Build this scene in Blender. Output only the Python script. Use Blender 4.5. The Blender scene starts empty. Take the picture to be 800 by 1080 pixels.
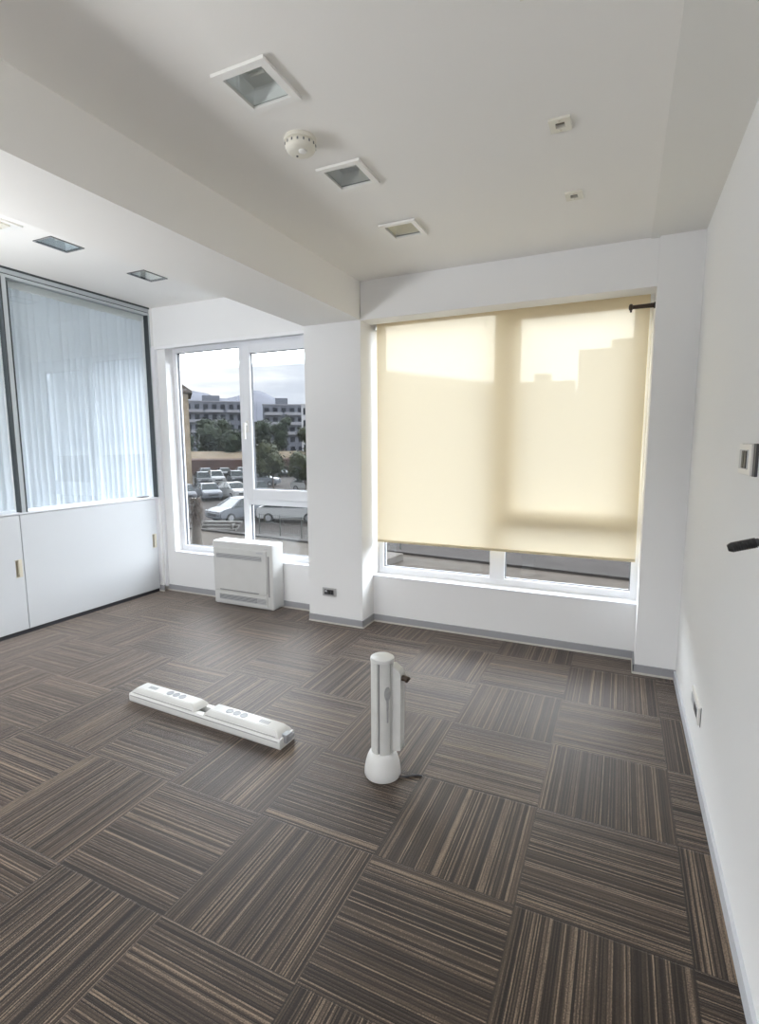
import bpy, bmesh, math, random
from mathutils import Vector, Matrix, noise
random.seed(7)
S = bpy.context.scene
C = S.collection
PI = math.pi

# ------------------------------------------------------------------ materials
def new_mat(name):
    m = bpy.data.materials.new(name); m.use_nodes = True
    nt = m.node_tree; nt.nodes.clear()
    out = nt.nodes.new('ShaderNodeOutputMaterial')
    return m, nt, out

def N(nt, typ, **kw):
    n = nt.nodes.new(typ)
    for k, v in kw.items():
        if k in n.inputs.keys() if isinstance(k, str) else False:
            n.inputs[k].default_value = v
        else:
            setattr(n, k, v)
    return n

def mth(nt, op, a, b=None, c=None):
    n = nt.nodes.new('ShaderNodeMath'); n.operation = op
    for i, v in enumerate((a, b, c)):
        if v is None: continue
        if isinstance(v, (int, float)): n.inputs[i].default_value = v
        else: nt.links.new(v, n.inputs[i])
    return n.outputs[0]

def ramp(nt, fac, stops, interp='LINEAR'):
    r = nt.nodes.new('ShaderNodeValToRGB'); r.color_ramp.interpolation = interp
    el = r.color_ramp.elements
    while len(el) < len(stops): el.new(0.5)
    for e, (p, c) in zip(el, stops):
        e.position = p; e.color = (*c, 1) if len(c) == 3 else c
    nt.links.new(fac, r.inputs[0])
    return r.outputs[0]

def pbr(name, col, rough=0.5, metal=0.0, var=0.0, scale=20.0, bump=0.0, bscale=200.0, spec=0.5, coat=0.0):
    """principled surface with a slight noise variation and bump"""
    m, nt, out = new_mat(name)
    p = nt.nodes.new('ShaderNodeBsdfPrincipled')
    p.inputs['Base Color'].default_value = (*col, 1)
    p.inputs['Roughness'].default_value = rough
    p.inputs['Metallic'].default_value = metal
    p.inputs['Specular IOR Level'].default_value = spec
    p.inputs['Coat Weight'].default_value = coat
    tc = nt.nodes.new('ShaderNodeTexCoord')
    if var > 0:
        n = nt.nodes.new('ShaderNodeTexNoise'); n.inputs['Scale'].default_value = scale
        n.inputs['Detail'].default_value = 5
        nt.links.new(tc.outputs['Object'], n.inputs['Vector'])
        lo = tuple(max(0, c * (1 - var)) for c in col); hi = tuple(min(1, c * (1 + var)) for c in col)
        nt.links.new(ramp(nt, n.outputs['Fac'], [(0.3, lo), (0.7, hi)]), p.inputs['Base Color'])
    if bump > 0:
        n2 = nt.nodes.new('ShaderNodeTexNoise'); n2.inputs['Scale'].default_value = bscale
        n2.inputs['Detail'].default_value = 3
        nt.links.new(tc.outputs['Object'], n2.inputs['Vector'])
        b = nt.nodes.new('ShaderNodeBump'); b.inputs['Strength'].default_value = bump
        b.inputs['Distance'].default_value = 0.002
        nt.links.new(n2.outputs['Fac'], b.inputs['Height'])
        nt.links.new(b.outputs['Normal'], p.inputs['Normal'])
    nt.links.new(p.outputs[0], out.inputs[0])
    return m

def glass(name, tint=(1, 1, 1), ior=1.45, boost=1.0, rough=0.0):
    """thin architectural pane: clear transmission with fresnel reflection"""
    m, nt, out = new_mat(name)
    t = nt.nodes.new('ShaderNodeBsdfTransparent'); t.inputs[0].default_value = (*tint, 1)
    g = nt.nodes.new('ShaderNodeBsdfGlossy'); g.inputs['Roughness'].default_value = rough
    g.inputs[0].default_value = (0.95, 0.97, 1, 1)
    f = nt.nodes.new('ShaderNodeLayerWeight'); f.inputs['Blend'].default_value = 0.5
    f0 = ((ior - 1) / (ior + 1)) ** 2
    fr = mth(nt, 'ADD', f0, mth(nt, 'MULTIPLY', mth(nt, 'POWER', f.outputs['Facing'], 5.0), 1 - f0))
    mx = nt.nodes.new('ShaderNodeMixShader')
    fac = mth(nt, 'MINIMUM', mth(nt, 'MULTIPLY', fr, boost), 1.0)
    nt.links.new(fac, mx.inputs[0]); nt.links.new(t.outputs[0], mx.inputs[1]); nt.links.new(g.outputs[0], mx.inputs[2])
    nt.links.new(mx.outputs[0], out.inputs[0])
    return m

def carpet_mat():
    m, nt, out = new_mat('carpet_tiles')
    L = nt.links.new
    g = nt.nodes.new('ShaderNodeNewGeometry'); sx = nt.nodes.new('ShaderNodeSeparateXYZ')
    L(g.outputs['Position'], sx.inputs[0])
    u = mth(nt, 'DIVIDE', mth(nt, 'ADD', sx.outputs[0], 0.6151), 0.5)
    v = mth(nt, 'DIVIDE', mth(nt, 'ADD', sx.outputs[1], 1.5657), 0.5)
    iu = mth(nt, 'FLOOR', u); iv = mth(nt, 'FLOOR', v)
    par = mth(nt, 'MULTIPLY', mth(nt, 'FRACT', mth(nt, 'MULTIPLY', mth(nt, 'ADD', iu, iv), 0.5)), 2.0)   # 0 even, 1 odd
    par = mth(nt, 'GREATER_THAN', par, 0.5)
    def sel(a, b):   # even -> a, odd -> b
        return mth(nt, 'ADD', mth(nt, 'MULTIPLY', a, mth(nt, 'SUBTRACT', 1.0, par)), mth(nt, 'MULTIPLY', b, par))
    c = sel(sx.outputs[0], sx.outputs[1]); l = sel(sx.outputs[1], sx.outputs[0])
    # slight wander of the yarn rows
    wn = nt.nodes.new('ShaderNodeTexNoise'); wn.inputs['Scale'].default_value = 30.0
    L(g.outputs['Position'], wn.inputs['Vector'])
    cw = mth(nt, 'ADD', c, mth(nt, 'MULTIPLY', mth(nt, 'SUBTRACT', wn.outputs['Fac'], 0.5), 0.0016))
    tile = mth(nt, 'ADD', mth(nt, 'MULTIPLY', iu, 17.31), mth(nt, 'MULTIPLY', iv, 5.77))
    def rows(wd, seed):
        idx = mth(nt, 'FLOOR', mth(nt, 'DIVIDE', cw, wd))
        seg = mth(nt, 'FLOOR', mth(nt, 'MULTIPLY', l, 3.1))
        cb = nt.nodes.new('ShaderNodeCombineXYZ'); L(idx, cb.inputs[0]); L(tile, cb.inputs[1]); cb.inputs[2].default_value = seed
        w = nt.nodes.new('ShaderNodeTexWhiteNoise'); w.noise_dimensions = '3D'; L(cb.outputs[0], w.inputs['Vector'])
        return w.outputs['Value'], idx
    r1, i1 = rows(0.0041, 1.0)
    r2, i2 = rows(0.017, 2.0)
    # streaks that fade in and out along each row
    cb = nt.nodes.new('ShaderNodeCombineXYZ'); L(mth(nt, 'MULTIPLY', i1, 3.7), cb.inputs[0]); L(mth(nt, 'MULTIPLY', l, 9.0), cb.inputs[1]); L(tile, cb.inputs[2])
    sn = nt.nodes.new('ShaderNodeTexNoise'); sn.inputs['Scale'].default_value = 1.0; sn.inputs['Detail'].default_value = 2
    L(cb.outputs[0], sn.inputs['Vector'])
    fn = nt.nodes.new('ShaderNodeTexNoise'); fn.inputs['Scale'].default_value = 260.0; fn.inputs['Detail'].default_value = 2
    L(g.outputs['Position'], fn.inputs['Vector'])
    val = mth(nt, 'ADD', mth(nt, 'MULTIPLY', r1, 0.82), mth(nt, 'MULTIPLY', r2, 0.06))
    val = mth(nt, 'ADD', val, mth(nt, 'MULTIPLY', mth(nt, 'SUBTRACT', sn.outputs['Fac'], 0.5), 0.36))
    val = mth(nt, 'ADD', val, mth(nt, 'MULTIPLY', mth(nt, 'SUBTRACT', fn.outputs['Fac'], 0.5), 0.62))
    val = mth(nt, 'ADD', val, 0.06)
    col = ramp(nt, val, [(0.06, (0.004, 0.003, 0.002)), (0.34, (0.020, 0.013, 0.009)), (0.58, (0.046, 0.032, 0.023)),
                         (0.76, (0.085, 0.061, 0.044)), (0.95, (0.25, 0.185, 0.13))])
    # seams
    fu = mth(nt, 'FRACT', u); fv = mth(nt, 'FRACT', v)
    du = mth(nt, 'MINIMUM', fu, mth(nt, 'SUBTRACT', 1.0, fu)); dv = mth(nt, 'MINIMUM', fv, mth(nt, 'SUBTRACT', 1.0, fv))
    seam = mth(nt, 'LESS_THAN', mth(nt, 'MINIMUM', du, dv), 0.0055)
    mx = nt.nodes.new('ShaderNodeMix'); mx.data_type = 'RGBA'
    L(mth(nt, 'MULTIPLY', seam, 0.55), mx.inputs[0]); L(col, mx.inputs[6]); mx.inputs[7].default_value = (0.015, 0.011, 0.009, 1)
    p = nt.nodes.new('ShaderNodeBsdfPrincipled'); p.inputs['Roughness'].default_value = 0.5
    p.inputs['Specular IOR Level'].default_value = 0.36; p.inputs['Specular Tint'].default_value = (1.0, 0.90, 0.84, 1)
    p.inputs['Sheen Weight'].default_value = 1.0; p.inputs['Sheen Tint'].default_value = (1.0, 0.87, 0.80, 1); p.inputs['Sheen Roughness'].default_value = 0.28
    L(mx.outputs[2], p.inputs['Base Color'])
    b = nt.nodes.new('ShaderNodeBump'); b.inputs['Strength'].default_value = 0.5; b.inputs['Distance'].default_value = 0.003
    L(mth(nt, 'SUBTRACT', val, mth(nt, 'MULTIPLY', seam, 0.8)), b.inputs['Height']); L(b.outputs[0], p.inputs['Normal'])
    L(p.outputs[0], out.inputs[0])
    return m

def blind_mat():
    """open-weave cream sunscreen fabric: glows with outside light and lets a little of the view through"""
    m, nt, out = new_mat('cream_screen_fabric')
    L = nt.links.new
    tr = nt.nodes.new('ShaderNodeBsdfTransparent'); tr.inputs[0].default_value = (1.0, 0.93, 0.80, 1)
    tl = nt.nodes.new('ShaderNodeBsdfTranslucent'); tl.inputs[0].default_value = (0.96, 0.87, 0.69, 1)
    df = nt.nodes.new('ShaderNodeBsdfDiffuse'); df.inputs[0].default_value = (0.78, 0.66, 0.44, 1)
    tc = nt.nodes.new('ShaderNodeTexCoord')
    mp = nt.nodes.new('ShaderNodeMapping'); mp.inputs['Scale'].default_value = (3, 3, 90)
    L(tc.outputs['Object'], mp.inputs[0])
    n = nt.nodes.new('ShaderNodeTexNoise'); n.inputs['Scale'].default_value = 4; L(mp.outputs[0], n.inputs['Vector'])
    fac = mth(nt, 'ADD', 0.026, mth(nt, 'MULTIPLY', mth(nt, 'SUBTRACT', n.outputs['Fac'], 0.5), 0.012))
    m1 = nt.nodes.new('ShaderNodeMixShader'); m1.inputs[0].default_value = 0.825
    L(tl.outputs[0], m1.inputs[1]); L(df.outputs[0], m1.inputs[2])
    m2 = nt.nodes.new('ShaderNodeMixShader'); L(fac, m2.inputs[0]); L(m1.outputs[0], m2.inputs[1]); L(tr.outputs[0], m2.inputs[2])
    L(m2.outputs[0], out.inputs[0])
    return m

def slat_mat():
    m, nt, out = new_mat('pale_blue_slat_fabric'); L = nt.links.new
    tl = nt.nodes.new('ShaderNodeBsdfTranslucent'); tl.inputs[0].default_value = (0.86, 0.89, 0.93, 1)
    df = nt.nodes.new('ShaderNodeBsdfDiffuse'); df.inputs[0].default_value = (0.80, 0.84, 0.89, 1)
    mx = nt.nodes.new('ShaderNodeMixShader'); mx.inputs[0].default_value = 0.6
    L(tl.outputs[0], mx.inputs[1]); L(df.outputs[0], mx.inputs[2]); L(mx.outputs[0], out.inputs[0])
    return m

def leaf_mat(name, a, b):
    m, nt, out = new_mat(name)
    p = nt.nodes.new('ShaderNodeBsdfPrincipled'); p.inputs['Roughness'].default_value = 0.7; p.inputs['Specular IOR Level'].default_value = 0.1
    tc = nt.nodes.new('ShaderNodeTexCoord'); n = nt.nodes.new('ShaderNodeTexNoise'); n.inputs['Scale'].default_value = 2.2; n.inputs['Detail'].default_value = 6
    nt.links.new(tc.outputs['Object'], n.inputs['Vector'])
    nt.links.new(ramp(nt, n.outputs['Fac'], [(0.35, a), (0.65, b)]), p.inputs['Base Color'])
    nt.links.new(p.outputs[0], out.inputs[0]); return m

M = {}
M['wall'] = pbr('white_wall_paint', (0.86, 0.86, 0.86), 0.65, bump=0.12, bscale=160, spec=0.3)
M['ceil'] = pbr('white_ceiling_paint', (0.87, 0.855, 0.825), 0.8, bump=0.10, bscale=220, spec=0.2)
M['soffit'] = pbr('cream_ceiling_strip', (0.82, 0.81, 0.775), 0.8, bump=0.10, bscale=220, spec=0.2)  # slightly darker and yellower than the main ceiling
M['carpet'] = carpet_mat()
M['rear'] = pbr('rear_wall_bounce_cut', (0.30, 0.30, 0.30), 0.7)  # unseen wall made dark to cut light bounced onto the column fronts
M['skirt'] = pbr('grey_skirting', (0.36, 0.36, 0.38), 0.45)
M['skirtpale'] = pbr('pale_skirting_metal', (0.60, 0.62, 0.66), 0.35)
M['bead'] = pbr('cream_floor_bead', (0.66, 0.64, 0.58), 0.5)
M['upvc'] = pbr('white_upvc', (0.83, 0.84, 0.87), 0.28, spec=0.5)
M['bright'] = pbr('bright_white_profile', (0.93, 0.93, 0.94), 0.25)
M['gasket'] = pbr('grey_gasket', (0.12, 0.125, 0.14), 0.6)
M['glass'] = glass('window_glass', (0.96, 0.98, 0.98), 1.45)
M['pglass'] = glass('partition_glass', (0.95, 0.975, 0.98), 1.5, 1.7)
M['slat'] = slat_mat()
M['alu'] = pbr('grey_aluminium', (0.50, 0.54, 0.56), 0.4)
M['darkseal'] = pbr('dark_seal', (0.05, 0.06, 0.065), 0.5)
M['lam'] = pbr('white_laminate', (0.60, 0.615, 0.635), 0.32, var=0.01, scale=3)
M['plinth'] = pbr('dark_plinth', (0.035, 0.036, 0.042), 0.5)
M['cup'] = pbr('beige_pull', (0.64, 0.59, 0.48), 0.4)
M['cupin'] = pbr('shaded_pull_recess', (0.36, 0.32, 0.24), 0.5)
M['plast'] = pbr('white_plastic', (0.67, 0.67, 0.655), 0.35, var=0.02, scale=8)
M['plast2'] = pbr('warm_white_plastic', (0.76, 0.735, 0.65), 0.4)
M['whitemetal'] = pbr('white_enamel', (0.85, 0.84, 0.81), 0.3)
M['grille'] = pbr('grey_grille', (0.30, 0.30, 0.30), 0.5)
M['grilledark'] = pbr('dark_grille', (0.10, 0.10, 0.10), 0.5)
M['black'] = pbr('black_plastic', (0.012, 0.012, 0.012), 0.4)
M['brown'] = pbr('dark_brown_metal', (0.035, 0.018, 0.008), 0.4)
M['dkgrey'] = pbr('dark_grey_plastic', (0.06, 0.06, 0.065), 0.45)
M['midgrey'] = pbr('mid_grey_plastic', (0.30, 0.31, 0.33), 0.45)
M['ltgrey'] = pbr('light_grey_plastic', (0.55, 0.56, 0.58), 0.4)
M['silver'] = pbr('silver_trim', (0.55, 0.55, 0.56), 0.3, 0.7)
M['extr'] = pbr('painted_extrusion', (0.62, 0.62, 0.60), 0.42, var=0.05, scale=14)
M['groove'] = pbr('groove_grey', (0.16, 0.165, 0.17), 0.5)
M['worn'] = pbr('rubbed_grey_mark', (0.34, 0.345, 0.35), 0.5, var=0.12, scale=60)
M['reflector'] = pbr('satin_reflector', (0.80, 0.82, 0.81), 0.3)
M['refl_blue'] = pbr('blue_grey_reflector', (0.50, 0.56, 0.60), 0.4)
M['refl_grey'] = pbr('grey_reflector', (0.46, 0.47, 0.45), 0.4)
M['refl_beige'] = pbr('beige_reflector', (0.62, 0.57, 0.44), 0.4)
M['lampglass'] = glass('lamp_glass', (0.95, 0.96, 0.95), 1.5, 1.0, 0.02)
M['blind'] = blind_mat()
M['hem'] = pbr('cream_hem_bar', (0.70, 0.60, 0.40), 0.5)
M['bluegrey'] = pbr('blue_grey_cable', (0.10, 0.11, 0.17), 0.5)
# exterior
M['asphalt'] = pbr('asphalt', (0.026, 0.022, 0.020), 0.9, var=0.25, scale=0.6, spec=0.05)
M['pave'] = pbr('paving', (0.048, 0.040, 0.033), 0.9, var=0.18, scale=1.5, spec=0.05)
M['slab'] = pbr('grey_slab', (0.075, 0.066, 0.058), 0.9, var=0.15, scale=3, spec=0.05)
M['kerb'] = pbr('kerb_stone', (0.028, 0.025, 0.023), 0.9, var=0.2, scale=3, spec=0.05)
M['sand'] = pbr('sandy_bank', (0.105, 0.082, 0.058), 0.95, var=0.15, scale=0.3, spec=0.05)
M['redearth'] = pbr('red_earth', (0.042, 0.026, 0.022), 0.95, var=0.2, scale=0.5, spec=0.05)
M['concrete'] = pbr('far_concrete', (0.085, 0.088, 0.105), 0.9, var=0.15, scale=0.4, spec=0.05)
M['balcony'] = pbr('balcony_concrete', (0.15, 0.15, 0.165), 0.9, spec=0.05)
M['farwin'] = pbr('far_window', (0.010, 0.011, 0.016), 0.6, spec=0.05)
M['farwhite'] = pbr('far_white_render', (0.30, 0.30, 0.31), 0.9, spec=0.05)
M['stone'] = pbr('tan_stone', (0.17, 0.135, 0.095), 0.9, var=0.25, scale=1.2, spec=0.05)
M['tileroof'] = pbr('grey_tiles', (0.075, 0.062, 0.055), 0.9, spec=0.05)
M['beigefar'] = pbr('far_beige_render', (0.16, 0.14, 0.12), 0.9, var=0.1, scale=0.3, spec=0.05)
M['hill'] = pbr('hazy_hill', (0.068, 0.070, 0.086), 1.0, var=0.18, scale=0.02, spec=0.05)
M['leafd'] = leaf_mat('dark_leaf', (0.004, 0.007, 0.003), (0.014, 0.020, 0.008))
M['leafm'] = leaf_mat('olive_leaf', (0.010, 0.012, 0.005), (0.030, 0.032, 0.014))
M['bark'] = pbr('bark', (0.055, 0.045, 0.036), 0.9, var=0.3, scale=8)
M['shag'] = pbr('shaggy_fibre', (0.035, 0.022, 0.014), 0.95, var=0.4, scale=10)
M['tyre'] = pbr('tyre_rubber', (0.004, 0.004, 0.004), 0.8)
M['carglass'] = pbr('car_glass', (0.012, 0.015, 0.016), 0.2, spec=0.12)
M['headlamp'] = pbr('headlamp', (0.16, 0.16, 0.165), 0.15)
for nm, c in dict(white=(0.20, 0.20, 0.20), silver=(0.085, 0.09, 0.10), grey=(0.045, 0.047, 0.055), dark=(0.014, 0.015, 0.018), green=(0.06, 0.085, 0.06)).items():
    M['car_' + nm] = pbr('car_paint_' + nm, c, 0.45, spec=0.12)
M['wire'] = pbr('fence_wire', (0.03, 0.035, 0.03), 0.6)
M['wood'] = pbr('grey_timber', (0.06, 0.055, 0.05), 0.9, var=0.2, scale=6)

# ------------------------------------------------------------------ mesh helpers
class MB:
    def __init__(s): s.bm = bmesh.new()
    def box(s, x0, x1, y0, y1, z0, z1, bev=0.0, seg=2):
        r = bmesh.ops.create_cube(s.bm, size=1)
        vs = r['verts']
        for v in vs:
            v.co = Vector(((x0 + x1) / 2 + v.co.x * (x1 - x0), (y0 + y1) / 2 + v.co.y * (y1 - y0), (z0 + z1) / 2 + v.co.z * (z1 - z0)))
        if bev > 0:
            es = list({e for v in vs for e in v.link_edges})
            bmesh.ops.bevel(s.bm, geom=es, offset=bev, segments=seg, profile=0.7, affect='EDGES')
        return s
    def prism(s, pts, axis, a, b, bev=0.0):
        """outline pts extruded along axis ('x': pts are (y,z); 'y': (x,z); 'z': (x,y))"""
        def P(p, t): return {'x': (t, p[0], p[1]), 'y': (p[0], t, p[1]), 'z': (p[0], p[1], t)}[axis]
        lo = [s.bm.verts.new(P(p, a)) for p in pts]; hi = [s.bm.verts.new(P(p, b)) for p in pts]
        n = len(pts); fs = [s.bm.faces.new(lo), s.bm.faces.new(list(reversed(hi)))]
        for i in range(n): fs.append(s.bm.faces.new((lo[i], hi[i], hi[(i + 1) % n], lo[(i + 1) % n])))
        bmesh.ops.recalc_face_normals(s.bm, faces=fs)
        if bev > 0:
            es = list({e for f in fs for e in f.edges})
            bmesh.ops.bevel(s.bm, geom=es, offset=bev, segments=2, profile=0.7, affect='EDGES')
        return s
    def lathe(s, prof, seg=32, cx=0, cy=0, sx=1, sy=1):
        rings = []
        for r, z in prof:
            if r < 1e-6: rings.append([s.bm.verts.new((cx, cy, z))])
            else: rings.append([s.bm.verts.new((cx + r * sx * math.cos(2 * PI * k / seg), cy + r * sy * math.sin(2 * PI * k / seg), z)) for k in range(seg)])
        for a, b in zip(rings, rings[1:]):
            for k in range(seg):
                k2 = (k + 1) % seg
                if len(a) == 1 and len(b) == 1: continue
                if len(a) == 1: s.bm.faces.new((a[0], b[k], b[k2]))
                elif len(b) == 1: s.bm.faces.new((a[k], a[k2], b[0]))
                else: s.bm.faces.new((a[k], a[k2], b[k2], b[k]))
        for rg in (rings[0], rings[-1]):
            if len(rg) > 2: s.bm.faces.new(rg)
        bmesh.ops.recalc_face_normals(s.bm, faces=s.bm.faces[:])
        return s
    def tube(s, path, r, seg=10):
        """round bar along path; r a number or one radius per point"""
        path = [Vector(p) for p in path]; rr = r if isinstance(r, (list, tuple)) else [r] * len(path)
        rings = []
        gen = (path[-1] - path[0]).normalized()
        up = Vector((0, 0, 1)) if abs(gen.z) < 0.85 else Vector((1, 0, 0))
        for i, p in enumerate(path):
            t = (path[min(i + 1, len(path) - 1)] - path[max(i - 1, 0)]).normalized()
            a = t.cross(up)
            if a.length < 1e-3: a = t.cross(Vector((1, 0, 0)))
            a.normalize(); b = t.cross(a).normalized()
            rings.append([s.bm.verts.new(p + (a * math.cos(2 * PI * k / seg) + b * math.sin(2 * PI * k / seg)) * rr[i]) for k in range(seg)])
        for A, B in zip(rings, rings[1:]):
            for k in range(seg): s.bm.faces.new((A[k], A[(k + 1) % seg], B[(k + 1) % seg], B[k]))
        s.bm.faces.new(rings[0]); s.bm.faces.new(rings[-1])
        bmesh.ops.recalc_face_normals(s.bm, faces=s.bm.faces[:])
        return s
    def quad(s, *p):
        s.bm.faces.new([s.bm.verts.new(q) for q in p]); return s
    def plate(s, xs, ys, z0, z1, holes):
        """horizontal slab with rectangular holes (x0,x1,y0,y1)"""
        X = sorted(set(xs + [h for r in holes for h in r[:2]])); Y = sorted(set(ys + [h for r in holes for h in r[2:]]))
        for i in range(len(X) - 1):
            for j in range(len(Y) - 1):
                cx, cy = (X[i] + X[i + 1]) / 2, (Y[j] + Y[j + 1]) / 2
                if any(a < cx < b and c < cy < d for a, b, c, d in holes): continue
                s.box(X[i], X[i + 1], Y[j], Y[j + 1], z0, z1)
        bmesh.ops.remove_doubles(s.bm, verts=s.bm.verts[:], dist=1e-5)
        seen = {}
        for f in s.bm.faces[:]:
            k = tuple(round(c, 4) for c in f.calc_center_median())
            seen.setdefault(k, []).append(f)
        for fs in seen.values():
            if len(fs) > 1: bmesh.ops.delete(s.bm, geom=fs, context='FACES_ONLY')
        return s
    def build(s, name, mat, parent=None, smooth=False, loc=None, rot=None):
        me = bpy.data.meshes.new(name)
        if loc is not None:
            pass
        s.bm.to_mesh(me); s.bm.free()
        me.materials.append(mat)
        if smooth:
            for p in me.polygons: p.use_smooth = True
            try: me.set_sharp_from_angle(angle=math.radians(40))
            except Exception: pass
        o = bpy.data.objects.new(name, me); C.objects.link(o)
        if parent is not None:
            o.parent = parent
        return o

def empty(name, loc=(0, 0, 0), rz=0.0):
    o = bpy.data.objects.new(name, None); C.objects.link(o)
    o.location = loc; o.rotation_euler = (0, 0, rz); o.empty_display_size = 0.1
    return o
def tag(o, label, cat, group=None, kind=None):
    o['label'] = label; o['category'] = cat
    if group: o['group'] = group
    if kind: o['kind'] = kind
    return o
def struct(o, label=None):
    o['kind'] = 'structure'
    if label: o['label'] = label
    return o
def copy_tree(o, parent=None):
    c = o.copy(); C.objects.link(c)
    if parent is not None: c.parent = parent
    for ch in list(o.children): copy_tree(ch, c)
    return c

# ------------------------------------------------------------------ key dimensions (metres)
H, HL, HB = 2.682, 2.79, 2.406           # main ceiling, lower-left bay ceiling, beam underside
XL, XC, XR = -2.21, -2.712, -0.2336      # pier and column edges on the window wall
XG = -4.58                               # partition face
YB = -6.0                                # rear of the room
YP = 0.229                               # parapet face
YO = 0.46                                # outside face of the facade
SR, SL = 0.383, 0.402                    # sill heights

# ------------------------------------------------------------------ room shell
struct(MB().box(-7.2, 0.2, YB - 0.2, YO, -0.12, 0).build('floor', M['carpet']), 'brown striped carpet tiles laid quarter turned')
spots = [(-1.655, -1.455, y - 0.104, y + 0.104) for y in (-2.026, -1.374, -0.72)]
lspots = [(-3.895, -3.715, y - 0.115, y + 0.115) for y in (-1.20, -0.49)]
sens = [(-0.665, -0.632, y - 0.018, y + 0.018) for y in (-2.03, -1.365, -0.735)]
struct(MB().plate([XL, -0.279], [YB, YO], H, H + 0.16, spots + sens).build('ceiling', M['ceil']), 'white main ceiling')
struct(MB().plate([-7.2, XC], [YB, YO], HL, HL + 0.12, lspots).build('ceiling_side', M['ceil']), 'white ceiling of the bay beside the glass partition')
struct(MB().box(-0.279, 0.2, YB, YO, H - 0.008, H + 0.16).build('ceiling_strip', M['soffit']), 'cream strip of ceiling along the bare wall')
struct(MB().box(XC, XL, YB, 0.03, HB, HL + 0.12).build('ceiling_beam', M['ceil']), 'deep white ceiling beam')
struct(MB().box(0, 0.2, YB - 0.2, YO, -0.12, H + 0.2).build('wall_right', M['wall']), 'bare white wall')
# window wall pieces
b = MB()
b.box(XR, 0, 0, YO, 0, H)                              # right pier
b.box(XC, XL, 0.025, YO, 0, HL)                        # column between the windows
b.box(XL, XR, 0.029, 0.20, 2.402, H)                   # header over the blind (pocket behind)
b.box(XL, XR, 0.20, YO, 2.47, H)
b.box(XL, XR, YP, YO, 0, SR)                           # parapet under the blind
b.box(XG, XC, 0.232, YO, 2.42, HL)                     # header over the clear window
b.box(-4.43, XC, 0.232, YO, 0, SL)                     # parapet under the clear window
b.box(-4.72, -4.584, 0.203, 0.3, 0, HL)
b.box(-4.72, -4.43, 0.232, 0.385, 0, 2.43); b.box(-4.72, -4.56, 0.385, YO, 0, 2.43)                # strip beside the partition
struct(b.build('wall_back', M['wall']), 'white window wall with column and parapets')
struct(MB().box(XL, XR, YP - 0.006, YO, SR, SR + 0.012, 0.003).build('trim_1', M['upvc']), 'white sill under the blind')
struct(MB().box(-4.43, XC, 0.226, YO, SL, SL + 0.012, 0.003).build('trim_2', M['upvc']), 'white sill of the clear window')
struct(MB().box(XG, XC, 0.204, 0.24, 2.398, 2.428, 0.006, 3).build('trim_3', M['bright']), 'white bead over the clear window')
# corner cover strip by the partition
b = MB(); b.box(-4.60, -4.572, 0.206, 0.236, 0.045, HL - 0.002); b.box(-4.60, -4.556, 0.168, 0.236, 0.045, 0.95, 0.003); b.build('trim_4', M['wall'])['kind'] = 'structure'
b = MB(); b.box(-4.585, -4.535, 0.198, 0.234, 0.045, 2.42, 0.003); b.build('trim_5', M['upvc'])['kind'] = 'structure'
# unseen rear wall, openings added to let light in; side room has a window
b = MB()
b.box(-7.2, 0.2, YB - 0.2, YB, 0, 0.5); b.box(-7.2, 0.2, YB - 0.2, YB, 2.45, HL + 0.2)
b.box(-7.2, -4.3, YB - 0.2, YB, 0.5, 2.45); b.box(-0.25, 0.2, YB - 0.2, YB, 0.5, 2.45); b.box(-2.45, -2.15, YB - 0.2, YB, 0.5, 2.45)
struct(b.build('wall_rear', M['rear']), 'unseen rear wall with openings added to let light in')
b = MB()
b.box(-7.4, -7.2, YB - 0.2, YO, -0.12, HL + 0.2)
b.box(-7.2, -4.72, 0.232, YO, 0, 0.42); b.box(-7.2, -4.72, 0.232, YO, 2.45, HL); b.box(-7.2, -6.9, 0.232, YO, 0.42, 2.45)
struct(b.build('wall_side_room', M['wall']), 'walls of the room behind the glass partition')

# skirting: grey band with a pale bead at the carpet
def skirting(name, segs, mat, h=0.062):
    a = MB()
    for x0, x1, y0, y1 in segs: a.box(x0, x1, y0, y1, 0.012, h, 0.002)
    o = a.build(name, mat); struct(o)
    c = MB()
    for x0, x1, y0, y1 in segs:
        e = 0.004
        c.box(x0 - (e if x1 - x0 < y1 - y0 else 0), x1 + (e if x1 - x0 < y1 - y0 else 0), y0 - (e if y1 - y0 < x1 - x0 else 0), y1, 0, 0.012)
    c.build('floor_bead', M['bead'], o)
t = 0.010
skirting('baseboard_back', [(XL, XR, YP - t, YP), (XR - t, XR, -t, YP), (XR - t, 0, -t, 0), (XL, XL + t, 0.025 - t, YP), (XC, XL + t, 0.025 - t, 0.025),
                            (-4.54, XC, 0.232 - t, 0.232), (-4.60, -4.535, 0.158, 0.170)], M['skirt'])
a = MB(); a.box(-0.012, 0, YB, -t, 0, 0.058, 0.002); struct(a.build('baseboard_right', M['skirtpale']))

# ------------------------------------------------------------------ windows
def rect_frame(mb, x0, x1, z0, z1, y0, y1, w, bev=0.004, wb=None):
    wb = wb or w
    mb.box(x0, x0 + w, y0, y1, z0, z1, bev); mb.box(x1 - w, x1, y0, y1, z0, z1, bev)
    mb.box(x0 + w, x1 - w, y0, y1, z1 - w, z1, bev); mb.box(x0 + w, x1 - w, y0, y1, z0, z0 + wb, bev)
def gasket(mb, x0, x1, z0, z1, y0, y1, w=0.006): rect_frame(mb, x0, x1, z0, z1, y0, y1, w, 0)

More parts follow.
